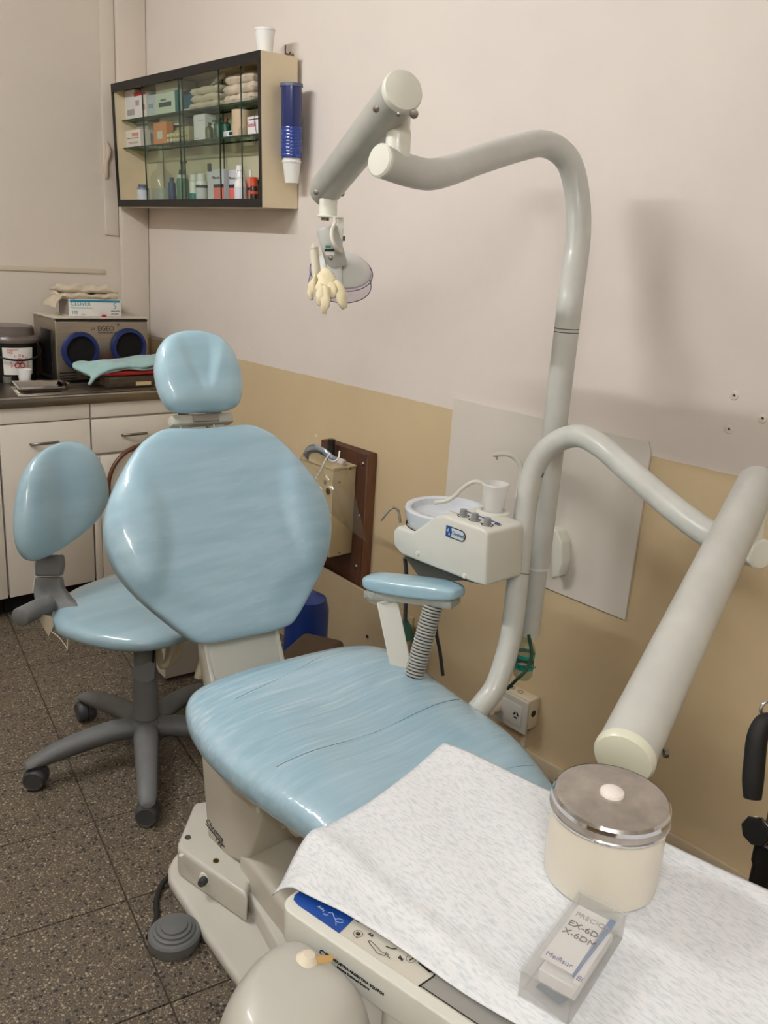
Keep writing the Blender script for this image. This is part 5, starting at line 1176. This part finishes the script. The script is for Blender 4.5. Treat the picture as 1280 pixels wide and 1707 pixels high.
# backrest, seen from the front, carried by a bent arm on the left
bq = P(101, 834, 2.50); bno = V(.55, -.80, .10).normalized()      # it looks towards us and across the seat
bno = ((CAM-bq).normalized()*.85+RT*.52).normalized()
bxx = V(0, 0, 1).cross(bno).normalized(); byy = bno.cross(bxx)
SBM = frame(bq, bxx, byy, bno)
def spx(px, py): p = onplane(px, py, bq, bno); l = SBM.inverted() @ p; return (l.x, l.y)
sbo = [spx(*q) for q in ((128, 737), (152, 750), (170, 778), (179, 812), (177, 838), (160, 868), (128, 896), (92, 920), (62, 934), (42, 932), (28, 912), (23, 880), (25, 842), (34, 800), (56, 764), (92, 740))]
cushion('backrest_cushion', sbo, .07, SBM, M_ST, st, lambda x, y: .006-.018*math.exp(-(x/.06)**2), 24, 112, 2.8)
ar0, ar1, ar2, ar3 = P(78, 918, 2.54), P(84, 950, 2.53), P(86, 978, 2.52), P(118, 1004, 2.50)
def slab(name, pts, ws, th, m, parent):
    vs, fs = [], []
    for (px, py, d), w_ in zip(pts, ws):
        c = P(px, py, d)
        for sx_, sz_ in ((-1, -1), (1, -1), (1, 1), (-1, 1)): vs.append(c+RT*w_*sx_-fwd*th*sz_)
    n = len(pts)
    for i in range(n-1):
        for k in range(4): a = i*4+k; b_ = i*4+(k+1) % 4; fs.append((a, b_, b_+4, a+4))
    fs.append((0, 1, 2, 3)); fs.append(tuple(range(4*n-4, 4*n)))
    o = mk(name, vs, fs, m, parent, 30); bv_ = o.modifiers.new('bevel', 'BEVEL'); bv_.width = .006; bv_.segments = 3; return o
slab('back_bracket', [(84, 925, 2.53), (84, 942, 2.53), (82, 960, 2.53)], [.036, .040, .036], .018, M_GREY, st)
slab('back_arm', [(82, 962, 2.53), (82, 980, 2.53), (90, 998, 2.52), (112, 1015, 2.5), (150, 1025, 2.5)], [.037, .042, .052, .052, .05], .018, M_GREY, st)
k0, k1 = P(80, 1006, 2.48), P(34, 1029, 2.36)
tube('tension_knob', [k0, k1, k1+(k1-k0).normalized()*.003], [.027, .0275, .024], M_GREY, st, 24)
for k in range(8):
    pass
sw = tube('hanging_tie', [P(57, 935, 2.49), P(58, 960, 2.49), P(55, 985, 2.49)], .0015, mat('tie_white', (214, 208, 196), .6), st, 6, 4)
tube('hanging_tie', [P(82, 1050, 2.42), P(98, 1062, 2.42), P(110, 1078, 2.42), P(112, 1082, 2.42), P(113, 1060, 2.42)], .0012, mat('tie_white', (214, 208, 196), .6), st, 6, 4)
prism('film_tail', [(-.03, .03), (.012, .022), (.020, -.005), (.006, -.035), (-.008, -.012)], 0, .002, mat('film_tail', (160, 150, 130), .5), st, 0, 1, frame(P(78, 1040, 2.42), RT, UP, -fwd))

# ================================================================== THINGS BEHIND THE CHAIR
# brown wooden hoop hung on the drawer handle
rc = ony(243, 805, YC-.016); rr_ = (ony(243, 741, YC-.016)-rc).length
hpr = [rc+V(math.cos(2*PI*k/40), 0, math.sin(2*PI*k/40))*rr_ for k in range(41)]
ring_v, ring_f = tube_geo(hpr, .009, 12, False)
tag(mk('wooden_hoop', ring_v, ring_f, mat('bentwood', (96, 58, 38), .4, coat=.3), None, 80), 'brown wooden hoop hanging from the drawer handle, half hidden by the blue backrest', 'hoop')
# white floor cabinet with hoses in front of it
wcb = empty('floor_cabinet', V(1.62, 2.82, 0), 'low white floor cabinet half hidden behind the dental chair', 'cabinet')
ca_, cb_ = onz(282, 1062, .0), onz(335, 1113, .0)
cdir = (cb_-ca_).normalized(); cn_ = V(-cdir.y, cdir.x, 0)
if cn_.y < 0: cn_ = -cn_
box('body', (-.05, .0, .015), ((cb_-ca_).length, .16, .40), mat('floor_cabinet', (224, 222, 218), .4, coat=.2), wcb, .006, 2, frame(ca_, cdir, cn_, (0, 0, 1)) if cdir.cross(cn_).z > 0 else frame(cb_, -cdir, cn_, (0, 0, 1)))
M_HOSE = mat('cream_hose', (206, 196, 168), .45)
ho = empty('vacuum_hose', onz(270, 1110, 0), 'coiled cream vacuum hose lying behind the stool column', 'hose')
tube('hose', [P(262, 1058, 2.62), P(264, 1085, 2.62), P(268, 1106, 2.62), P(276, 1108, 2.62), P(282, 1085, 2.66), P(278, 1062, 2.66)], .011, M_HOSE, ho, 12, 7)
tube('hose', [P(276, 1100, 2.7), P(284, 1105, 2.7), P(294, 1095, 2.7), P(301, 1075, 2.7), P(304, 1060, 2.7)], .011, M_HOSE, ho, 12, 7)
tube('hose', [P(330, 1130, 2.5), P(334, 1115, 2.5), P(340, 1095, 2.52), P(345, 1080, 2.55)], .012, M_HOSE, ho, 12, 6)
# wooden board with a cream metal box on the wall
wb = empty('mounting_board', V(XW, 2.3, .6), 'dark stained plywood board fixed upright on the wall behind the backrest', 'board')
bt = .045
yA, zA = onx(535, 733, XW-bt).y, onx(535, 733, XW-bt).z; yB = onx(613, 757, XW-bt).y
box('board', (XW-bt, yB, .24), (XW-.001, yA, .838), M_WOOD, wb, .002, 1)
box('ply_edge', (XW-bt+.002, yB-.0015, .24), (XW-.002, yB+.001, .836), M_PLY, wb)
for q in ((604, 773), (598, 860), (593, 944)):
    p = onx(*q, XW-bt); lathe('board_screw', [(0, 0), (.009, 0), (.006, .004), (0, .005)], M_SCREW, wb, zframe(p, (-1, 0, 0)), 12)
xb = XW-bt-.105
mbx = empty('metal_box', V(xb, 2.3, .44), 'cream painted metal junction box mounted on the dark board', 'junction box')
q0, q1, q2 = onx(593, 776, XW-bt-.004), onx(556, 785, xb), onx(585, 934, XW-bt-.004)
yb0 = q0.y; ztop = onx(556, 785, xb).z; zbot = onx(586, 935, xb+.05).z
box('body', (xb, yb0, zbot), (XW-bt-.0005, yA-.03, ztop), M_CREAMBOX, mbx, .004, 2)
box('lid', (xb-.003, yb0-.003, ztop), (XW-bt-.0005, yA-.028, ztop+.010), M_CREAMBOX, mbx, .003, 2)
tube('conduit', [V(XW-bt-.035, (yb0+yA)/2, ztop-.002), V(XW-bt-.035, (yb0+yA)/2, ztop+.085)], .0145, M_BLACK, mbx, 18)
cq = onx(547, 819, xb); lathe('port', [(0, 0), (.0125, 0), (.0125, .0015), (.009, .001), (0, .0005)], M_BLACK, mbx, zframe(cq, (-1, 0, 0)), 20)
cq = onx(542, 804, xb); lathe('port', [(0, 0), (.008, 0), (.008, .0012), (0, .001)], mat('port_blank', (120, 112, 90), .6), mbx, zframe(cq, (-1, 0, 0)), 16)
for q in ((589, 785), (579, 803)):
    p = V(xb+.03 if q[0] < 585 else xb+.075, yb0, onx(*q, xb+.06).z); lathe('box_screw', [(0, 0), (.005, 0), (.004, .003), (0, .0035)], M_SCREW, mbx, zframe(p, (0, -1, 0)), 10)
p = V(xb+.045, yb0, zbot+.012); lathe('box_screw', [(0, 0), (.004, 0), (.003, .003), (0, .0035)], M_SCREW, mbx, zframe(p, (0, -1, 0)), 10)
# clear face shield hung on the conduit
fs_ = empty('face_shield', onx(545, 770, xb), 'clear face shield with silvery headband hanging over the metal box', 'face shield')
fc = P(538, 768, 2.72)
def arc(d0, pts, h_, m, name):
    vs, f2 = [], []
    sp_ = spline([P(x, y, dd) for x, y, dd in pts], 6); dn_ = spline([P(x2, y2, dd2)for x2, y2, dd2 in h_], 6)
    for a, b_ in zip(sp_, dn_): vs += [a, b_]
    for i in range(len(sp_)-1): f2.append((2*i, 2*i+2, 2*i+3, 2*i+1))
    o = mk(name, vs, f2, m, fs_, 80); s_ = o.modifiers.new('thick', 'SOLIDIFY'); s_.thickness = .0012; return o
arc(0, [(505, 757, 2.78), (512, 745, 2.72), (525, 740, 2.66), (542, 748, 2.62), (560, 762, 2.62), (566, 758, 2.66)], [(514, 768, 2.78), (517, 757, 2.72), (530, 755, 2.66), (544, 762, 2.62), (556, 770, 2.62), (562, 768, 2.66)], mat('silver_band', (176, 190, 205), .18, metal=.7), 'headband')
arc(0, [(505, 755, 2.80), (513, 752, 2.72), (528, 752, 2.66), (545, 760, 2.62), (560, 770, 2.62), (578, 775, 2.70)], [(480, 800, 2.80), (500, 812, 2.72), (523, 818, 2.64), (545, 850, 2.60), (580, 880, 2.62), (612, 905, 2.70)], film_mat('visor_film', (238, 236, 232), .08, .03), 'visor')
tube('visor_glare', [P(550, 755, 2.60), P(542, 768, 2.60), P(534, 785, 2.61), P(524, 802, 2.62)], .0022, mat('glare_white', (226, 229, 231), .15, coat=1), fs_, 8, 4)  # glare on the visor, put in as a near-white tube
tube('strap', [P(566, 752, 2.62), P(564, 764, 2.61), P(556, 769, 2.61), P(547, 766, 2.61)], .0025, M_CUP, fs_, 8, 4)
box('foam_block', (-.028, -.010, -.012), (.028, .010, .012), mat('foam_grey', (196, 190, 190), .8), fs_, .004, 2, frame(V(XW-bt-.055, yb0+.03, ztop+.0205), (0, -1, 0), (1, 0, 0), (0, 0, 1)))
# low beige panel leaning on the wall, blue drum and paper bag in front of it
zt2 = onx(545, 942, XW-.08).z
la_, lb_ = onx(540, 938, XW-.075), onx(660, 1000, XW-.075)
lp_ = empty('leaning_panel', V(XW-.1, 2.2, 0), 'beige hardboard panel leaning against the wall under the dark board', 'panel')
prism('panel', [(2.95, 0), (onx(688, 1080, XW-.06).y, 0), (onx(688, 1080, XW-.06).y, .335), (2.95, .385)], -.006, .006, mat('panel_beige', (176, 158, 128), .6, var=.1, var_scale=4), lp_, .001, 1, frame((XW-.085, 0, .001), (0, 1, 0), (.055, 0, .998), (-.998, 0, .055)))
lathe('hole', [(0, 0), (.006, 0), (.006, .001), (0, .001)], M_BLACK, lp_, zframe(onx(612, 1061, XW-.0832), (-1, 0, 0)), 12)
bd_p = P(512, 1004, 2.72)
bdz = empty('blue_drum', V(bd_p.x, bd_p.y, 0), 'royal blue plastic drum standing behind the backrest', 'drum')
DB = frame(V(bd_p.x, bd_p.y, 0))
hz_ = bd_p.z
lathe('drum', [(0, .20), (.055, .20), (.066, .215), (.070, .26), (.070, hz_-.02), (.060, hz_+.015), (.035, hz_+.03), (0, hz_+.033)], mat('royal_blue', (18, 50, 122), .35, coat=.2), bdz, DB, 32)
lathe('drum_foot', [(0, 0), (.06, 0), (.06, .20), (0, .20)], M_GREYD, bdz, DB, 24)
pbg = P(505, 1068, 2.47)
pg = empty('kraft_parcel', V(pbg.x, pbg.y, 0), 'brown kraft parcel on the floor below the blue drum', 'parcel')
box('parcel', (-.10, -.07, .0), (.10, .07, pbg.z-.03), mat('kraft', (84, 64, 48), .8, var=.15, var_scale=10, bump=.3, bump_scale=14), pg, .02, 3, yawframe(V(pbg.x+.03, pbg.y-.0, 0), .5))
# hose coupling glimpsed behind the armrest post
tube('hose_coupling', [P(674, 1036, 2.262), P(681, 1052, 2.27), P(684, 1068, 2.27)], [.010, .013, .011], mat('green_tape', (46, 84, 62), .5), sp, 12, 4)
# wall socket, adapter, water bottle
sk = empty('wall_socket', onx(855, 1195, XW-.05), 'surface mounted beige power socket box low on the wall behind the seat', 'socket')
s0, s1 = onx(838, 1158, XW-.055), onx(880, 1215, XW-.055)
ys0, ys1, zs0, zs1 = onx(878, 1190, XW-.055).y, onx(812, 1180, XW-.055).y, onx(868, 1222, XW-.055).z, onx(872, 1168, XW-.055).z
box('back_box', (XW-.05, ys0-.004, zs0+.012), (XW-.001, ys1, zs1+.006), mat('socket_beige', (214, 202, 178), .5), sk, .006, 2)
box('front_plate', (XW-.060, ys0-.006, zs0), (XW-.049, ys1+.01, zs1+.004), mat('socket_plate', (196, 192, 182), .4), sk, .006, 3)
box('module', (XW-.0625, ys0+.014, zs0+.020), (XW-.058, ys1-.02, zs1-.018), mat('socket_module', (208, 206, 200), .35), sk, .002, 2)
sc_ = V(XW-.063, ys0+.034, (zs0+zs1)/2)
for a, dy, dz in ((.5, .006, .005), (-.5, -.006, .005), (0, 0, -.008)):
    box('slot', (-.0012, -.006 if a == 0 else -.002, -.002 if a == 0 else -.006), (.0004, .006 if a == 0 else .002, .002 if a == 0 else .006), M_BLACK, sk, 0, 1, frame(sc_+V(0, dy, dz)) @ Matrix.Rotation(a, 4, 'X'))
lathe('knockout', [(0, 0), (.011, 0), (.011, .001), (0, .001)], M_BLACK, sk, zframe(V(XW-.028, ys0-.0045, (zs0+zs1)/2+.012), (0, -1, 0)), 18)
for k in range(3): lathe('knockout', [(.008, 0), (.008, .0012), (.0092, .0012), (.0092, 0)] if k else [(0, 0), (.009, 0), (.009, .0012), (0, .0012)], M_SCREW if k else mat('brown_hole', (48, 30, 24), .7), sk, frame(V(XW-.028, ys0+.085-.032*(2-k) if k else ys0+.095, zs1+.0062)), 18)
lathe('adapter', [(0, 0), (.016, 0), (.017, .02), (.012, .034), (.012, .044), (0, .045)], mat('adapter_cream', (206, 196, 172), .5), sk, zframe(V(XW-.062, ys1-.045, (zs0+zs1)/2-.004), (-1, -.25, 0)), 10)
box('conduit', (XW-.018, ys0+.026, 0), (XW-.002, ys0+.040, zs0+.004), mat('socket_beige', (214, 202, 178), .5), sk, .003, 1)
bo = low+V(-.004, .004, -.0825)
wtb = empty('water_bottle', V(bo.x, bo.y, bo.z-.10), 'clear water bottle with teal band hanging under the lamp pole', 'bottle')
bM = frame(V(bo.x, bo.y, bo.z)) @ Matrix.Diagonal((.75, .75, .75, 1))
lathe('bottle', [(0, -.060), (.026, -.058), (.034, -.046), (.034, .05), (.028, .072), (.018, .085), (.018, .11), (0, .11)], film_mat('bottle_clear', (226, 232, 226), .1, .06), wtb, bM, 28)
lathe('band', [(.0346, -.018), (.0352, -.018), (.0352, .006), (.0346, .006)], mat('teal_band', (44, 166, 154), .45), wtb, bM, 28)
lathe('band', [(.0346, .026), (.0352, .026), (.0352, .040), (.0346, .040)], mat('teal_band', (44, 166, 154), .45), wtb, bM, 28)
text('Gi Damasa', .011, bo-fwd*.0272+RT*-.022+UP*-.010, RT, UP, M_INK, wtb)
tube('feed_tube', [P(881, 1058, 2.08), P(886, 1090, 2.08), P(878, 1115, 2.05), P(862, 1132, 2.05), P(846, 1148, 2.08)], .0042, mat('green_tube', (30, 70, 50), .4), wtb, 8, 5)
# white handle of a holder on the far side of the lamp pole
hd = empty('wall_holder', onx(925, 930, XW-.06), 'white curved plastic holder on the panel right of the lamp pole', 'holder')
hpz = [onx(*q, XW-.05) for q in ((918, 878), (928, 885), (936, 905), (937, 940), (930, 962), (918, 966))]
prism('shell', [(p.y, p.z) for p in hpz], 0, .046, M_CAP, hd, .006, 3, frame((XW-.05, 0, 0), (0, 1, 0), (0, 0, 1), (1, 0, 0)))
# dark stand at the right-hand side
ds = empty('equipment_stand', V(1.50, .50, 0), 'black metal stand with a padded handle beside the wall', 'stand')
M_DM = mat('dark_metal', (38, 36, 36), .35, metal=.6)
q = P(1277, 1420, 1.62)
tube('post', [V(q.x, q.y, .0), V(q.x, q.y, q.z+.03)], .019, M_DM, ds, 20)
tube('inner_post', [V(q.x, q.y, q.z+.02), V(q.x, q.y, q.z+.36)], .012, mat('grey_post', (120, 108, 96), .4, metal=.5), ds, 16)
lathe('collar', [(.017, -.025), (.0225, -.025), (.0225, .022), (.019, .026), (.012, .026)], M_DM, ds, frame(V(q.x, q.y, q.z)), 20)
kc = P(1261, 1385, 1.60)
lathe('clamp_knob', [(0, -.008), (.026, -.008), (.028, -.004), (.028, .004), (.026, .008), (0, .008)], M_BLACK, ds, zframe(kc, (RT*-.75-fwd*.65)), 8)
lathe('knob_rim', [(.0275, -.003), (.0286, -.002), (.0286, .002), (.0275, .003)], M_CHROME, ds, zframe(kc, (RT*-.75-fwd*.65)), 8)
hpts = [P(x, y, 1.58) for x, y in ((1285, 1195), (1272, 1205), (1262, 1230), (1258, 1265), (1255, 1300), (1254, 1330))]
tube('padded_handle', hpts, [.010, .016, .0185, .019, .019, .016], M_RUBBER, ds, 20, 6)
tube('handle_buckle', [P(1272, 1195, 1.59), P(1268, 1183, 1.59), P(1276, 1170, 1.59), P(1290, 1172, 1.59)], .0035, M_CHROME, ds, 8, 4)
tube('cross_bar', [P(1285, 1195, 1.58), V(q.x, q.y, P(1285, 1195, 1.58).z)], .008, M_DM, ds, 12)
lathe('foot', [(0, 0), (.12, 0), (.12, .012), (.03, .02), (0, .02)], M_DM, ds, frame(V(q.x, q.y, 0)), 28)
# scrap of broken plastic on the housing under the table
from mathutils.bvhtree import BVHTree
pod = bpy.data.objects['handpiece_housing']
hitp = BVHTree.FromPolygons([v.co.copy() for v in pod.data.vertices], [tuple(p.vertices) for p in pod.data.polygons]).ray_cast(CAM, ray(512, 1600).normalized())[0]
e = hitp if hitp else P(509, 1592, .757)

cs = empty('plastic_scrap', e, 'broken bit of cream plastic lying on the round housing', 'scrap')
lathe('shell', [(0, .006), (.005, .0055), (.0078, .0025), (.0095, 0), (.008, -.001)], mat('scrap_cream', (226, 216, 196), .5), cs, zframe(e, (.25, -.1, 1)), 18)
prism('splinter', [(0, -.003), (.013, -.004), (.016, .0005), (.003, .003)], 0, .0015, mat('scrap_amber', (196, 160, 100), .5), cs, 0, 1, frame(e+RT*.006, (RT*.95+UP*.2).normalized(), (-RT*.2+UP*.95).normalized(), -fwd))
